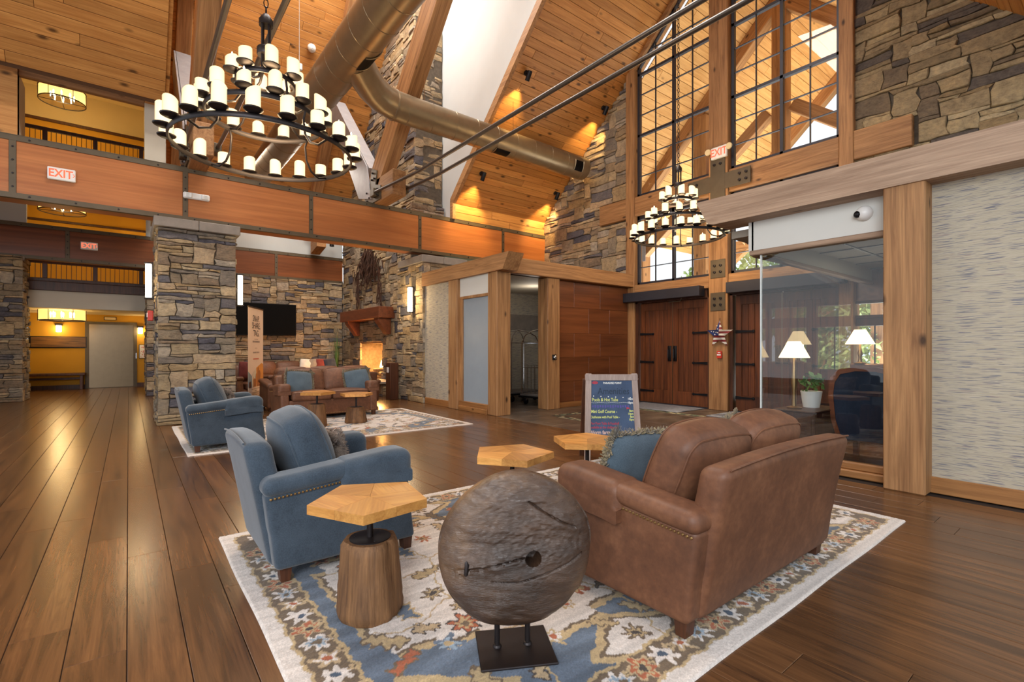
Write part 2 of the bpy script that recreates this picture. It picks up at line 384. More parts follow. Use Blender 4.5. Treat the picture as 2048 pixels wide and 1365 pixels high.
# ------------------------------------------------------------------ stone walls built stone by stone
def px_size(p):                                                     # pixels per metre at a place, for choosing which pieces show largest
    d = p[0]*math.sin(HEAD)+p[1]*math.cos(HEAD)
    return 977.6/max(d, .3) if d > .3 else 1
def stones(parent, o, u, v, n, w, h, inside=None, seed=1, cu=.11, cv=.072, depth=(.03,.075), maxobj=300, mat=None, big=.1, wmax=7, hmax=3, name='stone'):
    r = random.Random(seed); mat = mat or M['stone']; xf = frame(o, u, v, n)
    nu, nv = max(2, round(w/cu)), max(2, round(h/cv)); cu, cv = w/nu, h/nv
    occ = [[not (inside is None or inside((i+.5)*cu, (j+.5)*cv)) for i in range(nu)] for j in range(nv)]
    def solid(i, j): return 0 <= i < nu and 0 <= j < nv and (inside is None or inside((i+.5)*cu, (j+.5)*cv))
    jit = {}
    def G(i, j):
        if (i, j) not in jit:
            e = solid(i-1,j-1)+solid(i,j-1)+solid(i-1,j)+solid(i,j)
            k = 0 if e < 4 else 1
            jit[i,j] = (i*cu+k*r.uniform(-.3,.3)*cu, j*cv+k*r.uniform(-.3,.3)*cv)
        return jit[i,j]
    out = []
    for j in range(nv):
        for i in range(nu):
            if occ[j][i]: continue
            if r.random() < big: a, b = r.randint(2, 4), r.randint(3, 5)
            else: a, b = r.randint(2, wmax), r.choice([1,1,1,1,2,2,2,hmax])
            aa = 0
            while aa < a and i+aa < nu and not occ[j][i+aa]: aa += 1
            a = max(1, aa)
            if i+a < nu and not occ[j][i+a] and (i+a+1 >= nu or occ[j][i+a+1]): a += 1
            bb = 1
            while bb < b and j+bb < nv and all(not occ[j+bb][i+q] for q in range(a)): bb += 1
            b = bb
            for q in range(b):
                for p in range(a): occ[j+q][i+p] = True
            ring = []
            su, sv = (1 if a <= 3 else 2), (1 if b <= 2 else 2)
            for q in list(range(0, a, su)): ring.append((i+q, j))
            for q in list(range(0, b, sv)): ring.append((i+a, j+q))
            for q in list(range(a, 0, -su)): ring.append((i+q, j+b))
            for q in list(range(b, 0, -sv)): ring.append((i, j+q))
            pts = [G(*q) for q in ring]
            cx = sum(p[0] for p in pts)/len(pts); cy = sum(p[1] for p in pts)/len(pts)
            W, H = a*cu, b*cv; g = .005
            def sc(p, k): return (cx+(p[0]-cx)*max(.3, 1-2*(g+k)/W), cy+(p[1]-cy)*max(.3, 1-2*(g+k)/H))
            d = r.uniform(*depth); m = len(pts); tilt = (r.uniform(-.03,.03)/max(W,.2), r.uniform(-.05,.05)*.3)
            vs = [(*sc(p,0), -.01) for p in pts]
            vs += [(*sc(p,0), d*.8+r.uniform(-.004,.004)) for p in pts]
            vs += [(*sc(p,.009), d+(p[0]-cx)*tilt[0]+(p[1]-cy)*tilt[1]+r.uniform(-.006,.006)) for p in pts]
            vs.append((cx, cy, d+r.uniform(0,.012)))
            fs = []
            for q in range(m):
                e = (q+1)%m
                fs += [(q,e,m+e,m+q), (m+q,m+e,2*m+e,2*m+q), (2*m+q,2*m+e,3*m)]
            c = xf @ Vector((cx,cy,0))
            out.append((W*H*px_size(c)**2, vs, fs))
    out.sort(key=lambda q: -q[0])
    for s, vs, fs in out[:maxobj]:
        MB().add(vs, fs, xf).build(name, mat, parent)
    if len(out) > maxobj:
        mb = MB()
        for s, vs, fs in out[maxobj:]: mb.add(vs, fs, xf)
        q = mb.build('small_stones', mat, parent); q['kind'] = 'stuff'
# ------------------------------------------------------------------ boards laid in courses on any plane
def boards(parent, o, u, v, n, w, h, bw, mat, length=(2.5, 4.5), th=.018, gap=.006, clip=None, seed=1, maxobj=300, name='board', bev=.004):
    r = random.Random(seed); xf = frame(o, u, v, n); out = []
    k = max(1, round(h/bw)); bw = h/k
    for j in range(k):
        x0, x1 = (0, w) if clip is None else clip((j+.5)*bw)
        if x1-x0 < .05: continue
        x = x0-r.uniform(0, length[1]*.6) if x1-x0 > length[0] else x0
        while x < x1-.02:
            L = r.uniform(*length) if x1-x0 > length[0] else x1-x0
            a, b = max(x, x0), min(x+L, x1)
            if x1-b < .25: b = x1; L = b-x
            if b-a > .02: out.append((a+gap/3, b-gap/3, j*bw+gap/2, (j+1)*bw-gap/2))
            x += L
    out.sort(key=lambda q: -(q[1]-q[0])*(q[3]-q[2])*px_size(xf @ Vector(((q[0]+q[1])/2, (q[2]+q[3])/2, 0)))**2)
    def shape(mb, q):
        a, b, c, d = q
        vs = [(a,c,0),(b,c,0),(b,d,0),(a,d,0),(a,c,th-bev),(b,c,th-bev),(b,d,th-bev),(a,d,th-bev),(a+bev,c+bev,th),(b-bev,c+bev,th),(b-bev,d-bev,th),(a+bev,d-bev,th)]
        fs = [(0,1,5,4),(1,2,6,5),(2,3,7,6),(3,0,4,7),(4,5,9,8),(5,6,10,9),(6,7,11,10),(7,4,8,11),(8,9,10,11)]
        return mb.add(vs, fs, xf)
    for q in out[:maxobj]: shape(MB(), q).build(name, mat, parent)
    if len(out) > maxobj:
        mb = MB()
        for q in out[maxobj:]: shape(mb, q)
        f = mb.build('far_'+name+'s', mat, parent); f['kind'] = 'stuff'
def beam(name, x0, x1, y0, y1, z0, z1, mat, label=None, r=.012, parent=None):
    mb = MB().cbox(x0, x1, y0, y1, z0, z1, r)
    if parent is not None: return mb.build(name, mat, parent)
    return struct(name, mb, mat, label)
_tn = [0]
def trim(x0, x1, y0, y1, z0, z1, mat, label=None, r=.012):
    _tn[0] += 1
    return beam('trim_%d' % _tn[0], x0, x1, y0, y1, z0, z1, mat, label, r)
def quad(pts): return MB().add(pts, [tuple(range(len(pts)))])

# ------------------------------------------------------------------ floor
fl = struct('floor', MB().box(-12, 10.6, -8, 24, -.2, -.012), plain('subfloor', S(40,28,20), .8), 'dark oak plank floor of the lobby')
# planks run along Y: local u = +Y, v = -X
boards(fl, (5.78, .2, -.014), (0,1,0), (-1,0,0), (0,0,1), 22.0, 9.0, .215, M['plank'], (1.5, 2.4), .014, .003, None, 11, 300, 'plank', .002)
boards(fl, (10.3, 11.0, -.014), (0,1,0), (-1,0,0), (0,0,1), 6.8, 4.5, .215, M['plank'], (1.5, 2.4), .014, .003, None, 12, 0, 'plank', .002)
boards(fl, (5.78, -3.8, -.014), (0,1,0), (-1,0,0), (0,0,1), 4.0, 9.0, .215, M['plank'], (1.5, 2.4), .014, .004, None, 13, 0, 'plank', .002)
boards(fl, (10.28, -1.5, -.014), (0,1,0), (-1,0,0), (0,0,1), 4.3, 4.2, .215, M['plank'], (1.5, 2.4), .014, .004, None, 14, 0, 'plank', .002)
# slate tiles of the entry, with a mosaic inlay frame
boards(fl, (5.79, 2.85, -.014), (1,0,0), (0,1,0), (0,0,1), 4.45, 8.1, .6, M['slate'], (.58, .62), .014, .008, None, 15, 300, 'slate_tile', .003)
def inlay():
    mb = MB(); r = random.Random(3)
    x0, x1, y0, y1 = 6.75, 9.0, 4.3, 7.2
    def run(ax, c, a, b):
        t = a
        while t < b:
            for k in range(3):
                s = r.uniform(.05, .075); e = c+(k-1)*.065
                bx = (t, t+s, e-.028, e+.028) if ax == 'x' else (e-.028, e+.028, t, t+s)
                mb.box(*bx, -.004, .003, mi=r.randint(0, 2))
            t += .08
    for c in (y0, y1): run('x', c, x0, x1)
    for c in (x0, x1): run('y', c, y0, y1)
    o = mb.build('mosaic_inlay', [plain('inlay_green', S(96,104,84), .5), plain('inlay_cream', S(168,156,124), .5), plain('inlay_dark', S(72,66,58), .5)], fl); o['kind'] = 'stuff'
inlay()
struct('ground', MB().box(10.62, 60, -40, 50, -.3, -.05), M['grass_o'], 'lawn and drive outside the entrance')

# ------------------------------------------------------------------ main roof (ridge along X at Y 5.7)
def zr(y): return 5.3+.95*(11.45-y)
sl = math.sqrt(1+.95**2); su = (0, -1/sl, .95/sl); sn = (0, -.95/sl, -1/sl)   # up the north slope, inward normal
RID = 5.7; LEN = (11.45-RID)*sl
def roof_slab(name, x0, x1, label, y0=11.45, y1=RID, off=.1):
    z0, z1 = zr(y0)+.02, zr(y1)+.02
    return struct(name, MB().add([(x0,y0,z0),(x1,y0,z0),(x1,y1,z1),(x0,y1,z1),(x0,y0,z0+off),(x1,y0,z0+off),(x1,y1,z1+off),(x0,y1,z1+off)],
        [(0,1,2,3),(7,6,5,4),(0,4,5,1),(1,5,6,2),(2,6,7,3),(3,7,4,0)]), plain(name+'_deck', S(84,54,30), .8), label)
c1 = roof_slab('ceiling', 6.94, 10.35, 'knotty pine ceiling sloping up beside the entrance wall')
boards(c1, (10.34, 11.45, zr(11.45)+.02), (-1,0,0), su, sn, 3.4, LEN, .19, M['roof'], (1.6, 3.6), .02, .007, None, 21, 300, 'ceiling_board')
c2 = roof_slab('ceiling', -6.5, .52, 'pine ceiling sloping up at the left over the upper opening', 10.95)
boards(c2, (.52, 10.9, zr(10.9)+.02), (-1,0,0), su, sn, 7.0, (10.9-RID)*sl, .19, M['roof'], (2.0, 4.0), .02, .007, None, 22, 300, 'ceiling_board')
# south slope (over the camera)
c3 = struct('ceiling', MB().add([(-6.5,-.1,5.25),(10.35,-.1,5.25),(10.35,RID,zr(RID)+.03),(-6.5,RID,zr(RID)+.03)], [(3,2,1,0)]), M['roof'], 'south slope of the pine roof')
boards(c3, (7.0, 0, 5.28), (1,0,0), (0,1/sl,.95/sl), (0,.95/sl,-1/sl), 3.34, 7.6, .19, M['roof'], (1.6, 3.4), .02, .007, None, 23, 100, 'ceiling_board')
# vertical pine strip between roof and balcony band at the right end
wl = struct('wall_north_strip', MB().box(6.94, 10.35, 11.44, 11.6, 4.8, 5.4), M['roof'], 'pine boards above the balcony band')
boards(wl, (6.94, 11.44, 4.86), (1,0,0), (0,0,1), (0,-1,0), 3.36, .44, .22, M['roof'], (3.3, 3.4), .02, .008, None, 24, 20, 'ceiling_board')
# transept ceiling: falls away from the hall to its eave at Y 17.7
TS = 1.3
def zt(y): return 8.05+TS*(15.7-y)
tl = math.sqrt(1+TS*TS); tu = (0, -1/tl, TS/tl); tn = (0, -TS/tl, -1/tl)
c4 = struct('ceiling', MB().add([(.5,17.9,zt(17.9)+.02),(6.94,17.9,zt(17.9)+.02),(6.94,11.2,zt(11.2)+.02),(.5,11.2,zt(11.2)+.02),(.5,17.9,zt(17.9)+.12),(6.94,17.9,zt(17.9)+.12),(6.94,11.2,zt(11.2)+.12),(.5,11.2,zt(11.2)+.12)],
    [(0,1,2,3),(7,6,5,4),(0,4,5,1),(1,5,6,2),(2,6,7,3),(3,7,4,0)]), plain('transept_deck', S(84,54,30), .8), 'high pine ceiling of the fireplace bay')
boards(c4, (6.9, 17.85, zt(17.85)+.02), (-1,0,0), tu, tn, 6.35, (17.85-11.3)*tl, .21, M['roof'], (2.2, 4.2), .02, .007, None, 25, 300, 'ceiling_board')
struct('ceiling', MB().box(-.1, 6.94, 2.5, 11.3, zt(11.2), zt(11.2)+.1), M['white'], 'lantern ceiling above the hall')
struct('wall_lantern', MB().box(-.1, 6.94, 2.4, 2.5, zr(9.2), zt(11.2)), M['white'])
struct('wall_west_cheek', MB().prism([(17.9,zt(17.9)),(17.9,5.4),(11.45,5.4),(RID,zr(RID)),(2.5,zr(8.9)),(2.5,zt(11.2)),(11.2,zt(11.2))], .5, .58, 'x'), M['roof'])
# white cheek wall at the right of the opening
struct('wall_white_cheek', MB().prism([(17.9,3.9),(17.9,zt(17.9)),(11.2,zt(11.2)),(2.5,zt(11.2)),(2.5,zr(8.9)),(RID,zr(RID)+.1),(11.45,zr(11.45)+.1),(11.45,3.9)], 6.94, 7.06, 'x'), M['white'], 'smooth white wall above the cut edge of the pine ceiling')
def fascia_board():
    _tn[0] += 1
    mb = MB(); p = [(11.47, zr(11.47)-.5), (11.47, zr(11.47)-.06), (RID, zr(RID)-.06), (RID, zr(RID)-.36), (11.2, zr(11.2)-.36)]
    p = [(11.42, 4.86), (11.42, zr(11.42)+.05), (RID, zr(RID)+.05), (RID, zr(RID)-.3), (11.05, zr(11.05)-.3), (11.05,4.86)]
    p = [(11.46, 4.86), (11.46, zr(11.46)+.12), (RID, zr(RID)+.12), (RID, zr(RID)-.14), (11.33, zr(11.33)-.14), (11.33, 4.86)]
    mb.prism(p, 6.86, 6.96, 'x')
    struct('trim_%d' % _tn[0], mb, M['timber_y'], 'brown edge board where the pine ceiling is cut off at the white wall')
fascia_board()

# ------------------------------------------------------------------ entry wall X = 10.3
XE = 10.3
we = struct('wall_entry', MB().prism([(11.45,0),(11.45,5.3),(8.17,5.3+.95*3.28),(8.17,0)], XE, XE+.3, 'x')
            .prism([(3.2,2.85),(3.2,zr(8.2)),(-1.6,zr(13.0)),(-1.6,2.85)], XE, XE+.3, 'x'), M['mortar'], 'ledge stone wall of the entrance gable')
stones(we, (XE, 11.45, 2.9), (0,-1,0), (0,0,1), (-1,0,0), 3.28, 5.6, lambda u,v: v+2.9 < 5.3+.95*u-.03 and not (u > 2.37 and 4.72 < v+2.9 < 5.24), 31, .13, .085, mat=M['stone'], big=.14)
stones(we, (XE, 3.2, 2.95), (0,-1,0), (0,0,1), (-1,0,0), 4.6, 5.0, lambda u,v: v+2.95 < zr(8.2+u)-.02 and not (u < .95 and 4.72 < v+2.95 < 5.24), 32, .125, .078, mat=M['stone_warm'], big=.16)
stones(we, (XE, 8.35, 0.05), (0,-1,0), (0,0,1), (-1,0,0), .2, 2.85, None, 33, .1, .08, maxobj=40)
# timbers of the entrance frame
FX = XE-.16
trim(FX, XE+.2, 5.41, 5.85, 0, zr(RID)-.1, M['timber_z'], 'rough timber post between the two pairs of entrance doors')
trim(FX+.02, XE+.2, 7.9, 8.17, 0, zr(8.2)+.1, M['timber_z'], 'timber jamb at the left of the entrance windows')
trim(FX+.02, XE+.2, 3.1, 3.33, 0, zr(8.2)+.1, M['timber_z'], 'timber jamb at the right of the entrance windows')
trim(FX+.04, XE+.2, 5.85, 7.9, 4.74, 5.22, M['timber_y'], 'heavy timber rail under the upper left entrance window')
trim(FX+.04, XE+.2, 3.33, 5.41, 4.74, 5.22, M['timber_y'], 'heavy timber rail under the upper right entrance window')
trim(FX+.03, XE+.1, 8.17, 9.08, 4.72, 5.24, M['timber_y'], 'timber stub set in the stone left of the windows', )
trim(FX+.03, XE+.1, 2.27, 3.1, 4.72, 5.24, M['timber_y'], 'timber stub set in the stone right of the windows')
trim(FX+.02, XE+.2, 5.85, 7.9, 2.7, 2.97, M['timber_y'], 'timber lintel over the left entrance doors')
trim(FX+.02, XE+.2, 3.33, 5.41, 2.7, 2.97, M['timber_y'], 'timber lintel over the right entrance doors')
# steel cross plate with bolts on the post
def cross_plate():
    t = thing('cross_plate', 'bronze steel cross plate bolted over the post and rails below the exit sign', 'bracket', (FX-.02, 5.63, 4.98))
    mb = MB().cbox(0, .025, -.72, .72, -.17, .17, .006).cbox(-.002, .024, -.17, .17, -.6, .62, .006)
    mb.build('plate', M['steel'], t)
    for (y, z) in ((-.56,0),(.56,0),(0,.47)):
        for a in (-.07,.07):
            for b in (-.07,.07): MB().lathe([(.001,-.03),(.03,-.025),(.03,0)], 6, T(-.002,y+a,z+b) @ RY(PI/2)).build('bolt', M['iron'], t)
cross_plate()
def small_plate(z, lab):
    t = thing('bolt_plate', lab, 'bracket', (FX-.015, 5.63, z))
    MB().cbox(0, .02, -.17, .17, -.2, .2, .005).build('plate', M['steel'], t)
    for a in (-.07,.07):
        for b in (-.07,.07): MB().lathe([(.001,-.03),(.03,-.025),(.03,0)], 6, T(0,a,b) @ RY(PI/2)).build('bolt', M['iron'], t)
small_plate(3.1, 'square bolted plate on the post between the lower entrance windows')
small_plate(2.38, 'square bolted plate at the top of the post between the doors')

# windows
def window(no, label, y0, y1, zb, top, mull, bars, nthin):
    # y0 > y1 ; top(y) gives the head height
    w = bpy.data.objects.new('window_%d' % no, None); COL.objects.link(w); w['kind'] = 'structure'; w['label'] = label
    x0, x1 = XE-.02, XE+.06; f = .06
    mb = MB()
    def vbar(y, z0, z1, b=f/2, xa=x0, xb=x1): mb.box(xa, xb, y-b, y+b, z0, z1)
    vbar(y0-f/2, zb, top(y0-f/2)); vbar(y1+f/2, zb, top(y1+f/2)); vbar(mull, zb, top(mull))
    mb.box(x0, x1, y1, y0, zb, zb+f)
    for z in bars:
        ya = y0
        while ya > y1 and top(ya) < z: ya -= .02
        yb = y1
        while yb < ya and top(yb) < z: yb += .02
        if ya-yb > .1: mb.box(x0, x1, yb, ya, z-f/2, z+f/2)
    mb.build('window_frame', M['slatefr'], w)
    # head member follows the top
    n = 12; hd = MB()
    ys = [y1+(y0-y1)*k/n for k in range(n+1)]
    for a, b in zip(ys, ys[1:]):
        za, zb2 = top(a), top(b)
        hd.add([(x0,a,za-.09),(x0,b,zb2-.09),(x0,b,zb2+.02),(x0,a,za+.02),(x1,a,za-.09),(x1,b,zb2-.09),(x1,b,zb2+.02),(x1,a,za+.02)], [(0,1,2,3),(7,6,5,4),(0,4,5,1),(3,2,6,7)])
    hd.build('window_head', M['slatefr'], w)
    th = MB()
    edges = [y1, mull, y0] if y1 < mull < y0 else [y1, y0]
    for a, b in zip(edges, edges[1:]):
        m = (a+b)/2; th.box(x0+.02, x1-.02, m-.009, m+.009, zb, top(m))
    zs = [zb]+list(bars)+([bars[-1]+1.57] if bars else [])
    if bars:
        for a, b in zip(zs, zs[1:]):
            for k in range(1, nthin+1):
                z = a+(b-a)*k/(nthin+1); ya, yb = y0, y1
                while ya > y1 and top(ya) < z: ya -= .02
                while yb < ya and top(yb) < z: yb += .02
                if ya-yb > .1: th.box(x0+.02, x1-.02, yb, ya, z-.009, z+.009)
    else:
        for z in nthin: th.box(x0+.02, x1-.02, y1, y0, z-.009, z+.009)
    th.build('muntins', M['slatefr'], w)
    MB().add([(XE+.03, y, z) for y, z in [(y0,zb),(y1,zb)]+[(y, top(y)) for y in ys]], [tuple(range(2+len(ys)))]).build('pane', M['glass'], w)
gab = lambda y: 5.3+.95*(11.45-y)-.12 if y > RID else 5.3+.95*(y+.05)-.12
window(1, 'tall gable window left of the centre post', 7.88, 5.86, 5.24, gab, 6.84, [6.8, 8.36, 9.9], 2)
window(2, 'tall gable window right of the centre post', 5.4, 3.34, 5.24, gab, 4.37, [6.8, 8.36, 9.9], 2)
window(3, 'low window over the left entrance doors', 7.88, 5.86, 2.98, lambda y: 4.74, 6.84, [], [3.42])
window(4, 'low window over the right entrance doors', 5.4, 3.34, 2.98, lambda y: 4.74, 4.37, [], [3.42])
# rake board along the gable glass
def rake(ya, yb, f):
    _tn[0] += 1
    mb = MB().add([(FX+.04,ya,f(ya)-.05),(FX+.04,yb,f(yb)-.05),(FX+.04,yb,f(yb)+.16),(FX+.04,ya,f(ya)+.16),(XE+.2,ya,f(ya)-.05),(XE+.2,yb,f(yb)-.05),(XE+.2,yb,f(yb)+.16),(XE+.2,ya,f(ya)+.16)],
        [(0,1,2,3),(7,6,5,4),(0,4,5,1),(3,2,6,7),(1,5,6,2),(0,3,7,4)])
    struct('trim_%d' % _tn[0], mb, M['timber_y'])
rake(8.17, RID, gab); rake(3.1, RID, gab)

# doors
def door_pair(no, y0, y1, label):
    w = bpy.data.objects.new('door_%d' % no, None); COL.objects.link(w); w['kind'] = 'structure'; w['label'] = label
    xf0 = XE-.02; zt_ = 2.5
    fr = MB().box(xf0-.06, xf0+.2, y0-.07, y0, 0, 2.72).box(xf0-.06, xf0+.2, y1, y1+.07, 0, 2.72).box(xf0-.06, xf0+.2, y1, y0, zt_, 2.72)
    fr.build('door_frame', M['walnut'], w)
    ya, yb = y0-.09, y1+.09; mid = (ya+yb)/2
    for (a, b, side) in ((ya, mid+.012, 1), (mid-.012, yb, -1)):
        leaf = MB().box(xf0+.06, xf0+.11, b, a, .02, zt_+.02).build('door_leaf', M['door'], w)
        st = .13; L, Rr = max(a,b), min(a,b)
        mb = MB().box(xf0+.03, xf0+.062, L-st, L, .02, zt_-.02).box(xf0+.03, xf0+.062, Rr, Rr+st, .02, zt_-.02)
        mb.box(xf0+.03, xf0+.062, Rr+st, L-st, zt_-.2, zt_-.02).box(xf0+.03, xf0+.062, Rr+st, L-st, .02, .34)
        mb.build('stile', M['door'], leaf)
        n = 5; wd_ = (L-Rr-2*st)/n
        for k in range(n): MB().cbox(xf0+.045, xf0+.066, Rr+st+k*wd_+.003, Rr+st+(k+1)*wd_-.003, .34, zt_-.2, .004).build('door_plank', M['door'], leaf)
        hs = L if side > 0 else Rr
        for z in (.3, 1.02, 1.72):
            s = -side; h = MB()
            h.add([(xf0+.012,hs,z-.032),(xf0+.012,hs+s*.36,z-.016),(xf0+.012,hs+s*.36,z+.016),(xf0+.012,hs,z+.032),(xf0+.034,hs,z-.032),(xf0+.034,hs+s*.36,z-.016),(xf0+.034,hs+s*.36,z+.016),(xf0+.034,hs,z+.032)],
                  [(0,1,2,3),(7,6,5,4),(0,4,5,1),(3,2,6,7),(1,5,6,2),(0,3,7,4)])
            h.lathe([(.001,-.012),(.03,-.008),(.034,.006)], 10, T(xf0+.02,hs+s*.38,z) @ RY(PI/2))
            h.build('strap_hinge', M['black'], leaf)
        hy = mid+side*.075
        h = MB().cbox(xf0+.0, xf0+.034, hy-.045, hy+.045, 1.05, 1.42, .006).tube([(xf0-.005,hy,1.1),(xf0-.05,hy,1.13),(xf0-.05,hy,1.33),(xf0-.005,hy,1.36)], .011, 6)
        h.build('door_handle', M['black'], leaf)
    MB().box(xf0+.03, xf0+.05, mid-.012, mid+.012, .1, zt_-.03).build('astragal', M['stainless'], w)
    MB().box(xf0-.02, xf0+.14, yb, ya, 0.0, .018).build('threshold', M['slatefr'], w)
    return w
door_pair(1, 7.9, 5.85, 'left pair of dark plank entrance doors with strap hinges')
door_pair(2, 5.41, 3.33, 'right pair of dark plank entrance doors beside the glass partition')
def operator(y0, y1, lab):
    t = thing('door_operator', lab, 'door operator', (FX-.1, (y0+y1)/2, 2.63))
    h = (y0-y1)/2
    MB().cbox(-.08, .14, -h, h, -.1, .13, .008).build('housing', M['slatefr'], t)
    MB().box(-.079, .139, -h-.012, -h, -.098, .128).build('end_cap', M['slatefr'], t)
    MB().tube([(0,-h*.55,-.1),(.03,-h*.5,-.17),(.12,-h*.15,-.17)], .012, 6).build('arm', M['steel'], t)
operator(8.1, 5.98, 'long charcoal door operator box above the left entrance doors')
operator(5.36, 3.2, 'long charcoal door operator box above the right entrance doors')

light('canopy_ground_bounce', 'AREA', (14.6, 5.7, .2), 1500, (1,.97,.92), 7, (14.6, 5.7, 9), 9)  # added upward area lamp imitating light bounced off the ground
# ------------------------------------------------------------------ outside: canopy, posts, trees
co = struct('ceiling_canopy', MB().add([(10.7,11.4,5.3),(19,11.4,5.3),(19,RID,10.8),(10.7,RID,10.8)], [(0,1,2,3)]).add([(10.7,0,5.3),(19,0,5.3),(19,RID,10.8),(10.7,RID,10.8)], [(3,2,1,0)]), M['canopy'], 'pale pine ceiling of the entrance canopy outside')
cs = math.sqrt(5.7**2+5.5**2)
boards(co, (19, 11.4, 5.29), (-1,0,0), (0,-5.7/cs,5.5/cs), (0,-5.5/cs,-5.7/cs), 8.3, cs, .24, M['canopy'], (2.5,4), .02, .01, None, 41, 120, 'ceiling_board')
boards(co, (10.7, 0, 5.29), (1,0,0), (0,5.7/cs,5.5/cs), (0,5.5/cs,-5.7/cs), 8.3, cs, .24, M['canopy'], (2.5,4), .02, .01, None, 42, 120, 'ceiling_board')
def bar3(a, b, w, h, mat, name, parent=None, up=(0,0,1)):
    a, b = Vector(a), Vector(b); d = b-a; L = d.length; d.normalize()
    s = Vector(up).cross(d); s.normalize(); u = d.cross(s)
    xf = frame((a+b)/2, d, s, u)
    o = MB().cbox(-L/2, L/2, -w/2, w/2, -h/2, h/2, .012).build(name, mat, parent); o.matrix_local = xf
    return o
def canopy_truss(x, lab):
    t = thing('canopy_truss', lab, 'truss', (x, RID, 0))
    for s in (-1, 1):
        bar3((0, s*5.4, 5.35), (0, 0, 10.5), .3, .36, M['timber_x'], 'rafter', t)
        MB().cbox(-.2, .2, s*4.4-.2, s*4.4+.2, 0, 6.3, .015).build('post', M['timber_z'], t)
        MB().cbox(-.2, .2, s*2.2-.2, s*2.2+.2, 0, 8.2, .015).build('post', M['timber_z'], t) if x < 15 else None
        bar3((0, s*4.4, 4.4), (0, s*.3, 7.6), .26, .3, M['timber_x'], 'brace', t)
        MB().box(-.215, -.2, s*4.4-.3, s*4.4+.3, 4.2, 4.8).build('plate', M['grey_steel'], t)
    MB().cbox(-.16, .16, -5.2, 5.2, 5.1, 5.45, .015).build('tie_beam', M['timber_y'], t)
    MB().cbox(-.16, .16, -.18, .18, 5.45, 10.3, .015).build('king_post', M['timber_z'], t)
canopy_truss(13.4, 'nearer timber truss of the entrance canopy seen through the windows')
canopy_truss(18.4, 'farther timber truss of the entrance canopy seen through the windows')
def foliage(mb, c, rad, n, r, size=.16):
    for k in range(n):
        d = Vector((r.gauss(0,1), r.gauss(0,1), r.gauss(0,1))).normalized()*(r.random()**.4)
        p = Vector(c)+Vector((d.x*rad[0], d.y*rad[1], d.z*rad[2])); s = size*r.uniform(.6, 1.4)
        a = Vector((r.gauss(0,1), r.gauss(0,1), r.gauss(0,1))).normalized(); b = a.orthogonal().normalized(); e = a.cross(b)
        mb.add([p-b*s, p+e*s*.5, p+b*s, p-e*s*.5], [(0,1,2,3)])
M['tree'] = plain('spring_foliage', S(178,196,120), .8, var=.35, vs=1.5, **{'Transmission Weight': 0})
M['trunk'] = plain('tree_bark', S(96,80,64), .9)
def tree(x, y, hh, seed, lab):
    r = random.Random(seed); t = thing('tree', lab, 'tree', (x, y, -.05), 0, 'trees outside the entrance')
    MB().tube([(0,0,0),(.05,.03,hh*.4),(0,.1,hh*.75)], [.16,.12,.05], 8).build('trunk', M['trunk'], t)
    mb = MB(); foliage(mb, (0,0,hh*.62), (hh*.36,hh*.36,hh*.42), 1500, r, .2); o = mb.build('crown', M['tree'], t); o['kind'] = 'stuff'
for i, (x, y, h_) in enumerate([(22.5,3.2,6), (24.5,8.6,6.5), (29,13.5,7.5), (32,19,7), (27,-1.5,6.5), (34,7.5,8), (31,-7.5,7)]):
    tree(x, y, h_, 50+i, ['bright green tree outside behind the office windows', 'pale green tree outside, second behind the office windows', 'green tree outside beyond the left entrance doors', 'far green tree outside at the left of the canopy', 'green tree outside at the right of the office windows', 'tall green tree outside beyond the canopy posts', 'green tree outside at the far right of the drive'][i])

def hedge(x, y, w, h, seed, lab):
    r = random.Random(seed); t = thing('shrub', lab, 'shrub', (x, y, -.05), 0, 'shrubs outside the office windows')
    MB().tube([(0,0,0),(0,.02,h*.6)], [.05,.02], 6).build('stem', M['trunk'], t)
    mb = MB(); foliage(mb, (0,0,h*.55), (.6,w,h*.5), 1100, r, .09); o = mb.build('leaves', M['tree'], t); o['kind'] = 'stuff'
hedge(13.2, 2.2, .7, 2.9, 71, 'light green shrub right behind the office window by the post'); hedge(13.6, 3.7, .65, 2.6, 72, 'light green shrub behind the middle office window'); hedge(14.4, 5.2, .6, 2.2, 73, 'light green shrub behind the narrow office window')
# ------------------------------------------------------------------ balcony bands
def band(label, y, x0, x1, z0, z1, posts, th, seed, mat):
    _tn[0] += 1
    b = struct('trim_%d' % _tn[0], MB().box(x0, x1, y+.03, y+th, z0+.02, z1-.02), M['ply'], label)
    s = .085
    MB().box(x0, x1, y-.015, y+.06, z1-s, z1).box(x0, x1, y-.02, y+.1, z1, z1+.012).build('top_rail', M['steel'], b)
    MB().box(x0, x1, y-.015, y+.08, z0, z0+s).build('bottom_rail', M['steel'], b)
    bo = MB()
    for p in posts:
        MB().box(p-s/2, p+s/2, y-.012, y+.04, z0+s, z1-s).build('steel_strap', M['steel'], b)
        for k in range(4): bo.lathe([(.001,-.014),(.014,-.012),(.017,0)], 6, T(p, y-.012, z0+s+.1+k*(z1-z0-2*s-.2)/3) @ RX(-PI/2))
    x = x0+.3
    while x < x1:
        for z in (z0+s/2, z1-s/2): bo.lathe([(.001,-.014),(.014,-.012),(.017,0)], 6, T(x, y-.016, z) @ RX(-PI/2))
        x += .58
    o = bo.build('bolts', M['iron'], b); o['kind'] = 'stuff'
    e = [x0]+list(posts)+[x1]
    for a, c in zip(e, e[1:]):
        if c-a > .2: MB().cbox(a+s/2, c-s/2, y, y+.035, z0+s, z1-s, .004).build('wood_panel', mat, b)
    return b
band('long plywood balcony band with bronze straps across the hall', 11.4, -4.5, 10.3, 3.84, 4.87, (-1.5, .87, 3.22, 5.92, 8.61), .5, 1, M['ply'])
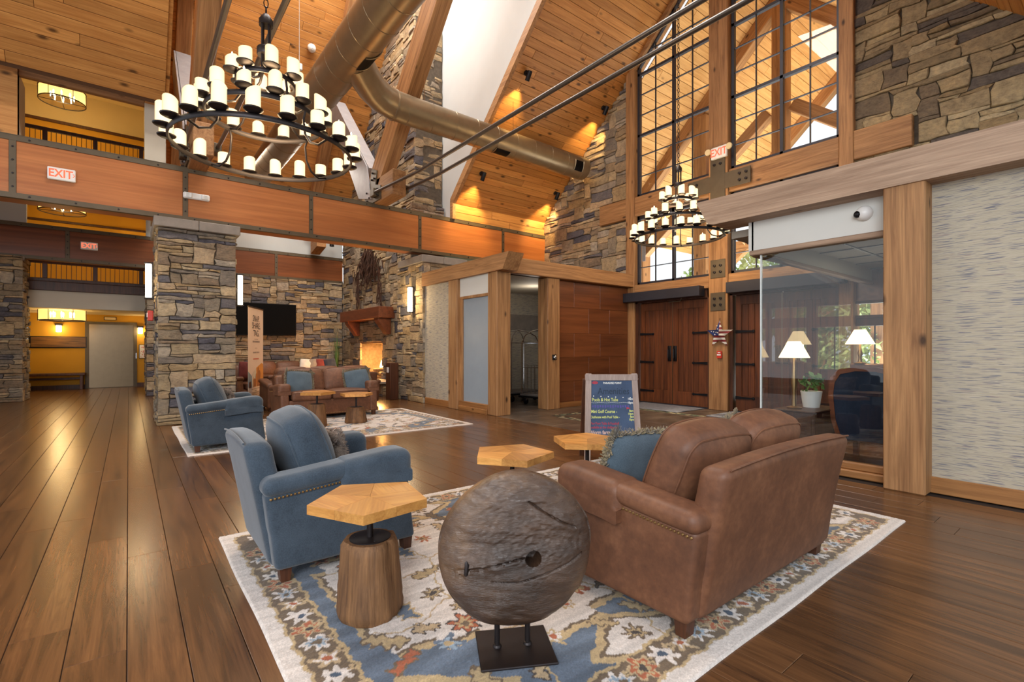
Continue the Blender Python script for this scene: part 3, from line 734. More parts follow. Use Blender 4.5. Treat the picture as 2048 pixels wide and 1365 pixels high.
band('farther plywood balcony band over the lift lobby and television wall', 17.6, -4.2, 6.07, 3.68, 4.58, (-3.4, -1.28, 1.3, 3.86), .4, 2, M['ply2'])
# wall above the band at far left and its opening
struct('wall_upper_left', MB().box(-6, -1.45, 11.45, 11.6, 4.87, 7).box(.24, .55, 11.45, 12.1, 4.87, 7).box(-6, .55, 10.9, 11.05, 5.92, 6.2), M['roof'], 'pine boarded upper wall at the far left')
struct('wall_upper_return', MB().box(-1.5, -1.45, 11.46, 12.2, 4.9, 6.0).box(.235, .56, 11.43, 11.46, 4.9, 5.95), M['beige'], 'beige return beside the upper opening')
trim(-1.45, .24, 11.5, 11.6, 5.92, 6.06, M['timber_x'])
# ------------------------------------------------------------------ stone pillars
def pillar(no, label, x0, x1, y0, y1, h, seed, cap=True, right=True, mat='stone', cu=.088, cv=.06):
    p = struct('wall_pillar_%d' % no, MB().box(x0+.05, x1-.05, y0+.05, y1-.05, 0, h), M['mortar'], label)
    W = x1-x0
    stones(p, (x0, y0+.05, 0), (1,0,0), (0,0,1), (0,-1,0), W, h, None, seed, cu, cv, mat=M[mat], depth=(.035,.075))
    stones(p, (x0+.05, y1, 0), (0,-1,0), (0,0,1), (-1,0,0), y1-y0-.02, h, None, seed+1, cu, cv, maxobj=150, mat=M[mat], depth=(.035,.075))
    if right: stones(p, (x1-.05, y0+.02, 0), (0,1,0), (0,0,1), (1,0,0), y1-y0-.02, h, None, seed+2, cu, cv, maxobj=60, mat=M[mat], depth=(.035,.075))
    if cap:
        MB().cbox(x0-.06, (x0+x1)/2-.002, y0-.1, y1+.1, h, h+.17, .012).build('cap_slab', M['cap'], p)
        MB().cbox((x0+x1)/2+.002, x1+.06, y0-.1, y1+.1, h, h+.17, .012).build('cap_slab', M['cap'], p)
    return p
pillar(1, 'big ledge stone pillar behind the blue armchairs', .4, 1.6, 10.5, 11.9, 3.48, 60)
pillar(2, 'stone pillar at the far left of the lift lobby', -3.4, -2.12, 17.5, 18.6, 3.72, 70, False)
pillar(3, 'stone pillar standing behind the big one, right of the lift lobby', .4, 1.5, 17.3, 18.6, 3.72, 80, False)
pr_ = struct('wall_pier', MB().box(5.8, 6.9, 10.95, 12.35, 0, 3.5), M['mortar'], 'stone pier with a lit sconce beside the fireplace')
stones(pr_, (5.8, 12.4, 0), (0,-1,0), (0,0,1), (-1,0,0), 1.5, 3.5, None, 91, .1, .075)
stones(pr_, (5.75, 10.95, 0), (1,0,0), (0,0,1), (0,-1,0), 1.2, 3.5, None, 92, .1, .075, maxobj=80)
MB().cbox(5.68, 6.3, 10.82, 12.2, 3.5, 3.68, .012).build('cap_slab', M['cap'], pr_)
MB().cbox(6.304, 7.0, 10.82, 12.2, 3.5, 3.68, .012).build('cap_slab', M['cap'], pr_)
# ------------------------------------------------------------------ television wall and fireplace
wt = struct('wall_television', MB().box(1.5, 6.1, 17.65, 17.85, 0, 3.72), M['mortar'], 'ledge stone wall behind the black television')
stones(wt, (1.5, 17.65, 0), (1,0,0), (0,0,1), (0,-1,0), 4.55, 3.7, None, 95, .095, .066, big=.14)
struct('wall_plaster', MB().box(.4, 6.1, 17.75, 17.95, 3.7, 6.2).box(-4.5, -2.1, 17.9, 18, 3.7, 6), M['white'], 'pale plaster above the farther balcony band')
wf = struct('wall_fireplace', MB().prism([(17.7,0),(17.7,zt(17.7)),(12.0,zt(12.0)),(12.0,3.4),(12.0,0),(14.15,0),(14.15,.41),(14.15,1.52),(15.95,1.52),(15.95,.41),(15.95,0)], 6.12, 6.9, 'x'), M['mortar'], 'tall stone chimney breast with the fireplace')
def fin(u, v):
    y = 17.6-u
    return v < zt(y)-.05 and not (14.15 < y < 15.95 and v < 1.52)
stones(wf, (6.12, 17.6, 0), (0,-1,0), (0,0,1), (-1,0,0), 5.6, 10.5, fin, 97, .12, .082, big=.12)
stones(wf, (6.07, 12.05, 3.4), (1,0,0), (0,0,1), (0,-1,0), .85, 7.5, None, 98, .12, .08, maxobj=80)
stones(wf, (5.9, 11.9, 3.7), (1,0,0), (0,0,1), (0,-1,0), 1.0, 1.55, None, 99, .12, .08, maxobj=40)
# firebox of bricks
fb = struct('wall_firebox', MB().box(6.85, 6.9, 14.1, 16.0, .3, 1.6).box(6.1, 6.9, 14.09, 14.13, .3, 1.6).box(6.1, 6.9, 15.97, 16.01, .3, 1.6).box(6.1, 6.9, 14.1, 16, 1.53, 1.58).box(6.1, 6.9, 14.1, 16, .3, .4), plain('firebrick_mortar', S(150,110,74), .9), 'glowing brick firebox')
def bricks(o, u, v, n, w, h):
    xf = frame(o, u, v, n); k = 0; z = 0
    while z < h-.03:
        x = -.11 if k%2 else 0
        while x < w-.02:
            a, b = max(0, x)+.004, min(w, x+.22)-.004
            if b-a > .03: MB().cbox(a, b, z+.004, z+.066, 0, .012, .004, xf).build('brick', M['brick'], fb)
            x += .22
        z += .07; k += 1
bricks((6.85, 15.97, .41), (0,-1,0), (0,0,1), (-1,0,0), 1.84, 1.12)
bricks((6.12, 15.97, .41), (1,0,0), (0,0,1), (0,-1,0), .73, 1.12)
light('fire_glow', 'AREA', (6.45, 15.05, 1.48), 160, (1, .5, .14), .5, (6.6, 15.1, .4), 1.4)
light('fire_glow_low', 'POINT', (6.35, 15.1, .95), 90, (1, .45, .12), .15)
def hearth():
    t = thing('hearth', 'raised stone hearth bench in front of the fireplace', 'hearth', (5.75, 14.9, 0))
    MB().box(-.12, .28, -1.85, 1.85, 0, .36).build('core', M['mortar'], t)
    stones(t, (-.12, 1.85, 0), (0,-1,0), (0,0,1), (-1,0,0), 3.7, .36, None, 101, .1, .07, maxobj=80)
    stones(t, (-.14, -1.85, 0), (1,0,0), (0,0,1), (0,-1,0), .42, .36, None, 102, .1, .07, maxobj=20)
    for k in range(4): MB().cbox(-.26, .29, -1.95+k*.975+.004, -1.95+(k+1)*.975-.004, .36, .43, .012).build('slab', M['cap'], t)
hearth()
def mantel():
    t = thing('mantel_shelf', 'thick reddish wooden mantel beam on two brackets over the fireplace', 'mantel', (5.83, 14.9, 2.4))
    MB().cbox(-.23, .29, -1.62, 1.62, -.16, .17, .015).build('beam', M['mantel'], t)
    for y in (-1.3, 1.15): MB().prism([(.22,-.16),(-.18,-.16),(-.18,-.22),(.12,-.62),(.22,-.62)], y-.14, y+.14, 'y').build('corbel', M['mantel'], t)
mantel()
def logs():
    t = thing('log_set', 'charred gas logs on a grate in the fireplace', 'logs', (6.42, 14.85, .41)); r = random.Random(4)
    m = plain('charred_log', S(66,52,44), .9, var=.4, vs=8, bump=.6, bs=18)
    MB().box(-.2, .2, -.55, .55, .0, .06).build('ember_bed', m, t)
    for (y, z, a, L) in ((-.1,.14,.1,.9),(.15,.14,-.2,.8),(0,.26,.5,.7),(-.3,.24,-.5,.5)):
        MB().tube([(0,-L/2,0),(.02,0,.015),(0,L/2,0)], [.06,.075,.055], 8, xf=T(r.uniform(-.08,.08), y, z) @ RZ(a)).build('log', m, t)
    fm = emit('flame', (1,.55,.15,1), 9)
    for y in (-.2,.05,.28): MB().lathe([(.03,0),(.06,.08),(.035,.18),(.001,.3)], 8, T(.05,y,.28)).build('flame', fm, t)
logs()
def tall_box():
    t = thing('tool_stand', 'tall narrow dark wooden box beside the stone pier', 'stand', (5.52, 12.2, 0))
    MB().cbox(-.12, .12, -.14, .14, 0, .98, .012).build('body', M['walnut'], t)
    MB().cbox(-.135, -.118, -.05, .05, .72, .86, .004).build('white_plate', M['plastic'], t)
tall_box()
def wreath():
    t = thing('twig_hanging', 'dark brown dried twig hanging spread over the chimney stones', 'wall decoration', (5.96, 14.9, 4.0)); r = random.Random(9); mb = MB()
    for k in range(230):
        y = r.gauss(-.05,.4); z = .5-abs(r.gauss(0,.33))-.4*abs(y+.05)+r.uniform(-.2,.12)
        L = r.uniform(.2,.5); a = r.uniform(-.5,.5)
        p = Vector((r.uniform(-.1,0), y, z)); q = p+Vector((r.uniform(-.08,.04), math.sin(a)*L*.6, -L*math.cos(a)))
        mb.tube([p, (p+q)/2+Vector((r.uniform(-.06,.02),r.uniform(-.05,.05),0)), q], [.018,.014,.006], 4, cap=False)
    for s in (-1, 1):
        for k in range(22):
            y = s*r.uniform(.75,1.0)-.05; z = r.uniform(-1.1,-.1); mb.tube([(-.04,y,z),(-.06,y+r.uniform(-.1,.1),z-.2),(-.04,y+r.uniform(-.12,.12),z-.4)], .013, 4, cap=False)
    o = mb.build('twigs', plain('dried_twigs', S(74,46,32), .9, var=.3), t); o['kind'] = 'stuff'
wreath()
def tv():
    t = thing('television', 'large black television on the stone wall behind the banner', 'television', (3.5, 17.5, 2.31))
    MB().cbox(-.95, .95, -.05, .05, -.52, .52, .008).build('bezel', M['black'], t)
    MB().box(-.93, .93, -.055, -.05, -.5, .5).build('screen', M['screen'], t)
    MB().box(-.2, .2, .05, .13, -.15, .15).build('wall_mount', M['black'], t)
tv()
def tall_plant():
    t = thing('tall_plant', 'tall green grassy plant in the corner beside the chimney', 'plant', (5.72, 17.2, 0)); r = random.Random(5)
    MB().lathe([(.1,0),(.16,.02),(.19,.32),(.17,.34),(.15,.3),(.001,.29)], 14).build('pot', M['slatefr'], t)
    mb = MB()
    for k in range(46):
        a = r.uniform(0, 2*PI); L = r.uniform(1.0, 1.75); b = r.uniform(.04,.2); w = .016
        pts = [(math.cos(a)*b*q**2*1.2, math.sin(a)*b*q**2*1.2, .3+L*q*(1-.12*q)) for q in (0,.35,.7,1)]
        s = Vector((-math.sin(a), math.cos(a), 0))*w
        for p, q, i in zip(pts, pts[1:], range(3)):
            k0, k1 = 1-i*.28, 1-(i+1)*.31
            mb.add([Vector(p)-s*k0, Vector(p)+s*k0, Vector(q)+s*k1, Vector(q)-s*k1], [(0,1,2,3)])
    o = mb.build('blades', M['leaf'], t); o['kind'] = 'stuff'
    for k in range(7): MB().lathe([(.004,0),(.028,.05),(.022,.16),(.002,.22)], 6, T(r.uniform(-.14,.14), r.uniform(-.14,.1), r.uniform(1.7,1.95))).build('plume', M['fringe'], t)
tall_plant()
def sconce(x, y, z, h, nrm, label, en=16):
    t = thing('wall_sconce', label, 'wall lamp', (x, y, z), 0, 'tall sconces on the stone pillars')
    rz = {'-x': PI, '+x': 0, '-y': -PI/2}[nrm]
    xf = RZ(rz)
    MB().cbox(-.01, .012, -.075, .075, -h/2-.03, h/2+.03, .004, xf).build('back_plate', M['iron'], t)
    MB().rbox(.09, .12, h, .02, xf @ T(.06,0,0), 1).build('shade', M['sconce'], t)
    for s in (-1, 1): MB().cbox(0, .12, -.07, .07, s*(h/2+.012)-.012, s*(h/2+.012)+.012, .004, xf).build('end_band', M['iron'], t)
    d = Vector((1,0,0)); d.rotate(Matrix.Rotation(rz, 3, 'Z'))
    light('sconce_glow', 'POINT', (x+d.x*.24, y+d.y*.24, z), en, (1,.72,.38), .12)
sconce(.34, 10.85, 2.56, .6, '-x', 'lit sconce on the left side of the big stone pillar')
sconce(1.66, 10.85, 2.5, .58, '+x', 'lit sconce on the right side of the big stone pillar')
sconce(5.7, 11.4, 2.6, .62, '-x', 'lit sconce on the stone pier beside the fireplace', 34)
def strobe():
    t = thing('fire_strobe', 'small red fire strobe on the left side of the big pillar', 'alarm', (.33, 10.9, 1.94))
    MB().cbox(-.06, .02, -.06, .06, -.09, .09, .01).build('housing', M['red'], t); MB().cbox(-.075, -.058, -.03, .03, -.03, .05, .006).build('lens', M['plastic'], t)
strobe()

# ------------------------------------------------------------------ lift lobby, three floors
YL = 22.0
lb = struct('wall_lobby', MB().box(-4.5, 2.2, YL, YL+.2, 0, 2.52).box(-4.5, 2.2, YL, YL+.2, 3.0, 6.0).box(-4.5, 2.2, YL, YL+.2, 6.2, 8.85), M['yellow'], 'mustard yellow back wall of the lift lobby')
struct('wall_lobby_side', MB().box(1.5, 1.6, 17.9, 22, 0, 10).box(-4.5, -4.4, 11.6, 22, 0, 10).box(.5,.6,12.1,17.6,4.9,6.0), M['beige'])
struct('wall_lobby_upper', MB().box(-4.5, 2.2, YL+.01, YL+.2, 8.85, 10), M['cream'])
trim(-4.4, 1.5, YL-.05, YL, 8.8, 8.9, M['walnut'])
trim(-4.4, 1.5, YL-.05, YL, 5.52, 5.6, M['walnut'])
struct('ceiling_lobby', MB().box(-4.5, 1.6, 18.5, 22.1, 2.52, 2.96).box(-4.5, 1.6, 18.5, 22.1, 6.0, 6.45).box(-4.5, 1.6, 11.6, 22.1, 9.9, 10), M['cream'], 'lobby ceilings and balcony slabs')
struct('trim_lobby_fascia', MB().box(-4.4, 1.5, 18.42, 18.5, 2.48, 2.95).box(-4.4, 1.5, 18.42, 18.5, 6.0, 6.3), M['beige'], 'plain beige fascia under the lobby balcony')
trim(-4.4, 1.5, 18.36, 18.5, 2.95, 3.2, M['walnut'], 'dark timber on the lobby balcony edge')
trim(-4.4, 1.5, 18.36, 18.5, 6.25, 6.49, M['walnut'])
struct('baseboard_lobby', MB().box(-4.4, -1.12, YL-.02, YL, 0, .14).box(.2, 1.5, YL-.02, YL, 0, .14), M['walnut'])
def railing(z0, z1, lab):
    t = thing('balcony_railing', lab, 'railing', (-1.1, 18.43, z0)); h = z1-z0
    for z in (0, h-.09): MB().cbox(-3.2, 2.5, -.045, .045, z, z+.09, .008).build('rail', M['walnut'], t)
    for k in range(4): MB().cbox(-1.75+k*1.05-.05, -1.75+k*1.05+.05, -.05, .05, .09, h-.09, .006).build('post', M['walnut'], t)
    x = -3.1
    while x < 2.4:
        if min(abs(x-(-1.75+k*1.05)) for k in range(4)) > .06: MB().tube([(x,0,.05),(x+.004,0,h-.05)], .009, 4, cap=False).build('baluster', M['iron'], t)
        x += .105
railing(3.2, 3.78, 'second floor railing with thin balusters over the lift lobby')
railing(6.5, 7.42, 'top floor railing with thin balusters at the upper left')
def elevator():
    t = thing('lift_door', 'brushed steel lift door in the yellow lobby wall', 'lift', (-.46, YL-.01, 0))
    MB().box(-.7, -.6, -.03, .01, 0, 2.28).box(.6, .7, -.03, .01, 0, 2.28).box(-.6, .6, -.03, .01, 2.19, 2.28).build('frame', M['steel'], t)
    MB().cbox(-.6, .6, -.012, .01, .01, 2.19, .004).build('panel', M['stainless'], t)
    MB().box(-.6, .6, -.08, .0, 0, .012).build('sill', M['steel'], t)
    MB().cbox(.66, .69, -.04, -.03, 1.0, 1.2, .003).build('call_button', M['chrome'], t)
elevator()
def art():
    t = thing('wall_art', 'long framed dark carved panel on the yellow wall above the bench', 'picture', (-1.81, YL-.03, 1.57))
    MB().cbox(-.7, .7, -.02, .03, -.19, .19, .006).build('frame', M['iron'], t)
    MB().rbox(1.34, .03, .33, .01, T(0,-.025,0), 0, 8).build('carved_panel', wood('carved_panel_wood', S(150,104,50), S(54,34,18), 0, .4, .8, 0, 1.3, .8), t)
art()
def lob_sconce(x, z, lab):
    t = thing('lobby_sconce', lab, 'wall lamp', (x, YL-.02, z))
    MB().cbox(-.09, .09, -.14, .02, .1, .16, .006).build('cap', M['iron'], t); MB().rbox(.13, .1, .22, .015, T(0,-.07,-.01), 1).build('shade', M['sconce'], t)
    light('lobby_sconce_glow', 'POINT', (x, YL-.35, z-.05), 8, (1,.66,.26), .1)
lob_sconce(-1.81, 2.02, 'lit lobby sconce above the carved panel'); lob_sconce(.33, 2.0, 'lit lobby sconce right of the lift door')
lob_sconce(-1.7, 7.75-.6, 'lit sconce behind the top floor railing'); lob_sconce(.25, 7.1, 'lit sconce at the right end of the top floor'); lob_sconce(.2, 5.1, 'lit sconce on the second floor at the right')
def lobby_signs():
    for (x, z, l) in ((-.5, 2.4, 'small framed sign above the lift door'), (-.5, 5.25, 'small framed sign on the second floor wall'), (-.3, 8.0-.25, 'small framed sign on the top floor wall')):
        t = thing('room_sign', l, 'sign', (x, YL-.015, z)); MB().cbox(-.17, .17, -.012, .012, -.055, .055, .004).build('frame', M['iron'], t); MB().box(-.15, .15, -.014, -.012, -.04, .04).build('face', M['cream'], t)
    t = thing('framed_notice', 'framed red and white notice right of the lift door', 'picture', (.42, YL-.015, 1.25)); MB().cbox(-.13, .13, -.012, .012, -.25, .25, .004).build('frame', M['iron'], t)
    MB().box(-.11, .11, -.014, -.012, -.23, .23).build('paper', M['plastic'], t)
    r = random.Random(2); mb = MB()
    for k in range(26): x, z = r.uniform(-.09,.07), r.uniform(-.21,.19); mb.box(x, x+r.uniform(.01,.04), -.017, -.014, z, z+r.uniform(.008,.03))
    o = mb.build('print', M['red'], t); o['kind'] = 'stuff'
    t = thing('small_screen', 'small bright screen at the left edge of the lobby wall', 'screen', (-2.62, YL-.03, 1.85)); MB().cbox(-.1, .1, -.02, .02, -.3, .3, .006).build('bezel', M['black'], t)
    MB().box(-.085, .085, -.024, -.02, -.27, .0).build('lower_screen', emit('screen_light', (.7,.85,.95,1), 1.1), t); MB().box(-.085, .085, -.024, -.02, .02, .27).build('upper_screen', emit('screen_blue', (.5,.66,.75,1), .9), t)
lobby_signs()
def bench():
    t = thing('bench', 'long low dark wooden bench against the yellow lobby wall', 'bench', (-1.85, 21.7, 0))
    MB().cbox(-.85, .72, -.22, .22, .47, .55, .012).build('seat', M['walnut'], t)
    for x in (-.75, .62):
        for y in (-.17,.17): MB().cbox(x-.04, x+.04, y-.03, y+.03, 0, .47, .006).build('leg', M['walnut'], t)
    MB().cbox(-.74, .62, -.02, .02, .33, .4, .006).build('stretcher', M['walnut'], t)
bench()
def drum(z, lab, en):
    t = thing('drum_chandelier', lab, 'chandelier', (-1.57, 20.0, z), 0, 'drum lamps on the three lobby floors')
    R_ = .54; h = .36; n = 28
    circ = lambda r, zz: [(r*math.cos(2*PI*k/n), r*math.sin(2*PI*k/n), zz) for k in range(n)]
    MB().tube(circ(R_, h/2), .016, 5, True).build('top_ring', M['iron'], t); MB().tube(circ(R_, -h/2), .016, 5, True).build('bottom_ring', M['iron'], t)
    sh = N('sheer_drum_shade'); a = sh.n('ShaderNodeBsdfTransparent'); b = sh.n('ShaderNodeBsdfTranslucent'); b.inputs[0].default_value = (.9,.74,.45,1); x = sh.n('ShaderNodeMixShader'); x.inputs[0].default_value = .5; sh.l(a.outputs[0], x.inputs[1]); sh.l(b.outputs[0], x.inputs[2]); sm = sh.done(x.outputs[0])
    mb = MB(); v1 = circ(R_-.012, -h/2); v2 = circ(R_-.012, h/2); mb.add(v1+v2, [(k,(k+1)%n,n+(k+1)%n,n+k) for k in range(n)], smooth=True); mb.build('shade', sm, t)
    for k in range(6): a = 2*PI*k/6; MB().tube([(R_*math.cos(a),R_*math.sin(a),-h/2),(R_*math.cos(a),R_*math.sin(a),h/2)], .01, 4).build('strut', M['iron'], t)
    MB().tube(circ(.26, -.1), .012, 5, True).build('inner_ring', M['iron'], t)
    for k in range(2): a = PI/2*k; MB().tube([(-R_*math.cos(a),-R_*math.sin(a),-h/2+.01),(R_*math.cos(a),R_*math.sin(a),-h/2+.01)], .01, 4).build('crossbar', M['iron'], t)
    for k in range(8):
        a = 2*PI*k/8; MB().lathe([(.012,-.09),(.012,-.02),(.02,.0),(.022,.04),(.001,.09)], 8, T(.26*math.cos(a),.26*math.sin(a),0)).build('bulb', M['bulb'], t)
    MB().tube([(0,0,-.1),(0,0,h/2+.1)], .012, 5).build('stem', M['iron'], t)
    light('drum_glow', 'POINT', (-1.57, 20.0, z-.25), en, (1,.68,.28), .3)
drum(8.98, 'drum lamp on the top floor at the upper left', 60); drum(5.66, 'drum lamp on the second floor seen between the balcony bands', 42); drum(2.38, 'drum lamp hanging over the lift lobby', 34)

# ------------------------------------------------------------------ luggage closet
XC = 5.77
wc = struct('wall_closet', MB().box(XC+.03, XC+.15, 9.3, 10.95, 0, 2.9), M['paper'], 'grasscloth papered wall of the luggage closet')
struct('baseboard_closet', MB().cbox(XC, XC+.05, 9.66, 10.85, 0, .15, .006), M['base'], 'wooden baseboard under the closet wallpaper')
struct('wall_closet_back', MB().box(5.9, 10.2, 10.85, 10.95, 0, 3.0).box(10.2, 10.3, 8.1, 10.95, 0, 3.0), M['paper'])
struct('ceiling_closet', MB().box(5.9, 10.3, 8.1, 10.95, 2.92, 3.05), M['beige'])
trim(XC-.04, XC+.28, 9.28, 9.66, 0, 2.9, M['timber_z'], 'timber post left of the frosted closet door')
trim(XC, 6.12, 7.84, 8.16, 0, 2.92, M['timber_z'], 'timber corner post of the luggage closet')
trim(7.25, 7.62, 7.97, 8.3, 0, 2.92, M['timber_z'], 'timber post at the right of the closet opening')
def end_beam(pts, a0, a1, ax, mat, label):
    _tn[0] += 1; struct('trim_%d' % _tn[0], MB().prism(pts, a0, a1, ax), mat, label)
end_beam([(10.9,2.9),(7.58,2.9),(7.38,3.22),(10.9,3.22)], XC-.06, XC+.32, 'x', M['timber_y'], 'closet beam with a slanted end pointing at the camera')
trim(6.1, 10.25, 7.92, 8.2, 2.92, 3.25, M['timber_x'], 'beam along the top of the closet front')
struct('wall_closet_fascia', MB().box(XC+.04, XC+.1, 8.16, 9.28, 2.5, 2.9), M['fascia'], 'white panel over the frosted closet door')
def closet_door():
    w = bpy.data.objects.new('door_3', None); COL.objects.link(w); w['kind'] = 'structure'; w['label'] = 'narrow frosted glass closet door in a wooden frame'
    MB().cbox(XC+.02, XC+.12, 8.16, 9.28, 2.44, 2.5, .005).cbox(XC+.02, XC+.12, 9.16, 9.28, .2, 2.44, .005).build('door_frame', M['timber_z'], w)
    MB().cbox(XC+.0, XC+.13, 8.17, 9.27, .1, .2, .006).cbox(XC-.02, XC+.14, 8.17, 9.27, 0, .1, .006).build('sill', M['base'], w)
    MB().box(XC+.06, XC+.075, 8.16, 9.16, .2, 2.44).build('pane', M['frosted'], w)
closet_door()
wp = struct('wall_wood_panel', MB().box(7.62, 10.28, 8.12, 8.2, 0, 2.92), M['ply2'], 'dark stained plywood wall right of the luggage closet')
r_ = random.Random(8)
zc = .12
for row, hh in enumerate((.48, .55, .56, .6, .6)):
    xs = [7.62, 8.7 if row%2 else 8.2, 9.45 if row%2 else 9.1, 10.25]
    for a, b in zip(xs, xs[1:]): MB().cbox(a+.002, b-.002, 8.1, 8.125, zc+.002, zc+hh-.002, .003).build('plywood_panel', M['ply2'], wp)
    zc += hh
struct('baseboard_panel', MB().cbox(7.62, 10.25, 8.07, 8.12, 0, .12, .005), M['base_x'], 'baseboard under the dark plywood wall')
def wall_button():
    t = thing('push_button', 'round chrome door push button on a dark plate on the closet post', 'button', (7.44, 7.955, 1.16))
    MB().cbox(-.055, .055, -.012, .02, -.06, .06, .004).build('plate', M['black'], t); MB().lathe([(.045,0),(.045,.02),(.03,.035),(.001,.038)], 16, T(.005,-.01,0) @ RX(PI/2)).build('button', M['chrome'], t)
wall_button()
def cart(x, y, rz, lab):
    t = thing('luggage_cart', lab, 'cart', (x, y, 0), rz, 'luggage carts in the closet')
    MB().rbox(1.1, .62, .06, .02, T(0,0,.24), 1).build('deck', plain('cart_carpet', S(96,88,82), .9), t)
    MB().rbox(1.16, .68, .05, .02, T(0,0,.2), 1).build('bumper', M['black'], t)
    for s in (-1,1):
        MB().tube([(.5,s*.28,.26),(.5,s*.28,1.5),(.42,s*.24,1.68),(.25,s*.16,1.78),(0,0,1.84),(-.25,-s*.16,1.78),(-.42,-s*.24,1.68),(-.5,-s*.28,1.5),(-.5,-s*.28,.26)], .014, 8).build('hoop', M['chrome'], t)
        MB().tube([(s*.5,-.28,1.5),(s*.5,.28,1.5)], .011, 6).build('cross_rail', M['chrome'], t)
        MB().tube([(s*.5,-.28,.9),(s*.5,.28,.9)], .009, 6).build('cross_rail', M['chrome'], t)
        for q in (-.12,0,.12): MB().tube([(s*.5,q,.26),(s*.5,q,.9)], .006, 5).build('end_bar', M['chrome'], t)
        for q in (-1,1):
            w = MB().lathe([(.02,-.02),(.075,-.02),(.08,0),(.075,.02),(.02,.02)], 14, T(s*.42,q*.22,.08) @ RX(PI/2)).build('wheel', M['black'], t)
            MB().box(s*.42-.02, s*.42+.02, q*.22-.03, q*.22+.03, .1, .19).build('fork', M['chrome'], w)
    MB().tube([(-.5,0,1.5),(.5,0,1.5)], .012, 6).build('hanging_bar', M['chrome'], t)
cart(8.05, 9.0, .2, 'chrome luggage cart nearer the closet opening'); cart(8.0, 9.95, .1, 'chrome luggage cart behind the first in the closet')
def closet_panel():
    t = thing('wall_board', 'plain tan board fixed high on the closet back wall', 'board', (8.9, 10.83, 2.1)); MB().cbox(-.55, .55, -.02, .02, -.22, .22, .004).build('sheet', M['cap'], t)
closet_panel()
light('closet_light', 'POINT', (8.0, 9.3, 2.6), 10, SOFT, .2)

# ------------------------------------------------------------------ right wall, beam, post and glass office
XR = 5.95
struct('wall_right', MB().box(XR, XR+.15, -4, 1.25, 0, 2.95), M['paper'], 'pale grasscloth wallpaper wall at the right')
struct('baseboard_right', MB().cbox(XR-.03, XR+.02, -4, 1.2, 0, .15, .006), M['base'], 'knotty wooden baseboard at the right')
trim(5.72, 6.12, 1.18, 1.5, 0, 2.92, M['timber_z'], 'big knotty timber post at the right of the glass office')
end_beam([(-4,2.89),(3.22,2.89),(3.3,2.91),(3.46,3.21),(-4,3.21)], 5.7, 6.12, 'x', M['grey_y'], 'weathered beam with a slanted end along the top of the right wall')
wfa = struct('wall_office_fascia', MB().box(XR+.02, XR+.1, 1.5, 2.88, 2.54, 2.92).box(XR+.02, 10.3, 2.86, 2.92, 2.54, 2.92), M['fascia'], 'pale painted panel above the office glass')
trim(XR-.01, XR+.12, 1.5, 2.9, 2.48, 2.54, M['grey_y'], 'thin wooden rail under the pale panel')
trim(XR+.12, 10.3, 2.84, 2.93, 2.48, 2.54, M['grey_x'])
trim(XR-.02, XR+.12, 1.5, 2.8, 0, .08, M['base'], 'lower wooden sill under the office glass'); trim(XR+.01, XR+.1, 1.5, 2.8, .08, .16, M['base'])
def partition():
    t = thing('glass_partition', 'tall clear glass partition around the corner of the office', 'glass partition', (6.0, 2.78, .0))
    MB().box(0, .012, -1.28, 0, .16, 2.5).build('front_pane', M['part_glass'], t)
    MB().add([(0,0,.02),(4.28,.35,.02),(4.28,.35,2.5),(0,0,2.5)], [(0,1,2,3)]).build('side_pane', M['part_glass'], t)
    MB().box(-.006, .018, -.006, .012, .02, 2.5).build('corner_edge', plain('glass_edge', S(206,214,214), .2), t)
partition()
# office interior
struct('ceiling_office', MB().box(6.1, 10.4, -4, 3.2, 2.76, 2.85), plain('office_ceiling_tile', S(150,142,130), .9), 'grey tiled office ceiling')
cl = MB()
for k in range(7): cl.box(6.1, 10.4, -2.4+k*.8-.012, -2.4+k*.8+.012, 2.745, 2.762)
for k in range(6): cl.box(6.5+k*.75-.012, 6.5+k*.75+.012, -4, 3.2, 2.745, 2.762)
struct('trim_ceiling_grid', cl, M['steel'])
struct('wall_office_back', MB().box(10.3, 10.45, -4, 3.2, 0, .92).box(10.3, 10.45, -4, 3.2, 2.2, 2.85).box(10.3, 10.45, -4, .9, .92, 2.2).box(10.3, 10.45, 3.14, 3.2, .92, 2.2).box(10.3,10.45,2.42,2.52,.92,2.2), M['ply2'], 'dark wooden office wall with windows to the garden')
struct('wall_office_south', MB().box(6.1, 10.4, -4.1, -4, 0, 2.85), M['yellow'])
def off_win(no, y0, y1, lab):
    w = bpy.data.objects.new('window_%d' % no, None); COL.objects.link(w); w['kind'] = 'structure'; w['label'] = lab
    mb = MB()
    for y in (y0, y1): mb.box(10.27, 10.42, y-.03, y+.03, .92, 2.2)
    for z in (.94, 1.78, 1.92, 2.18): mb.box(10.27, 10.42, y0, y1, z-.025, z+.025)
    mb.box(10.29, 10.4, y0, y1, 1.8, 1.92)
    mb.build('window_frame', M['walnut'], w); MB().box(10.34, 10.36, (y0+y1)/2-.01, (y0+y1)/2+.01, .92, 1.8).build('muntin', M['slatefr'], w)
    MB().box(10.345, 10.35, y0, y1, .92, 2.2).build('pane', M['glass'], w)
off_win(5, .92, 1.7, 'office window nearest the big timber post'); off_win(6, 1.72, 2.42, 'middle office window'); off_win(7, 2.52, 3.14, 'narrow office window at the left')
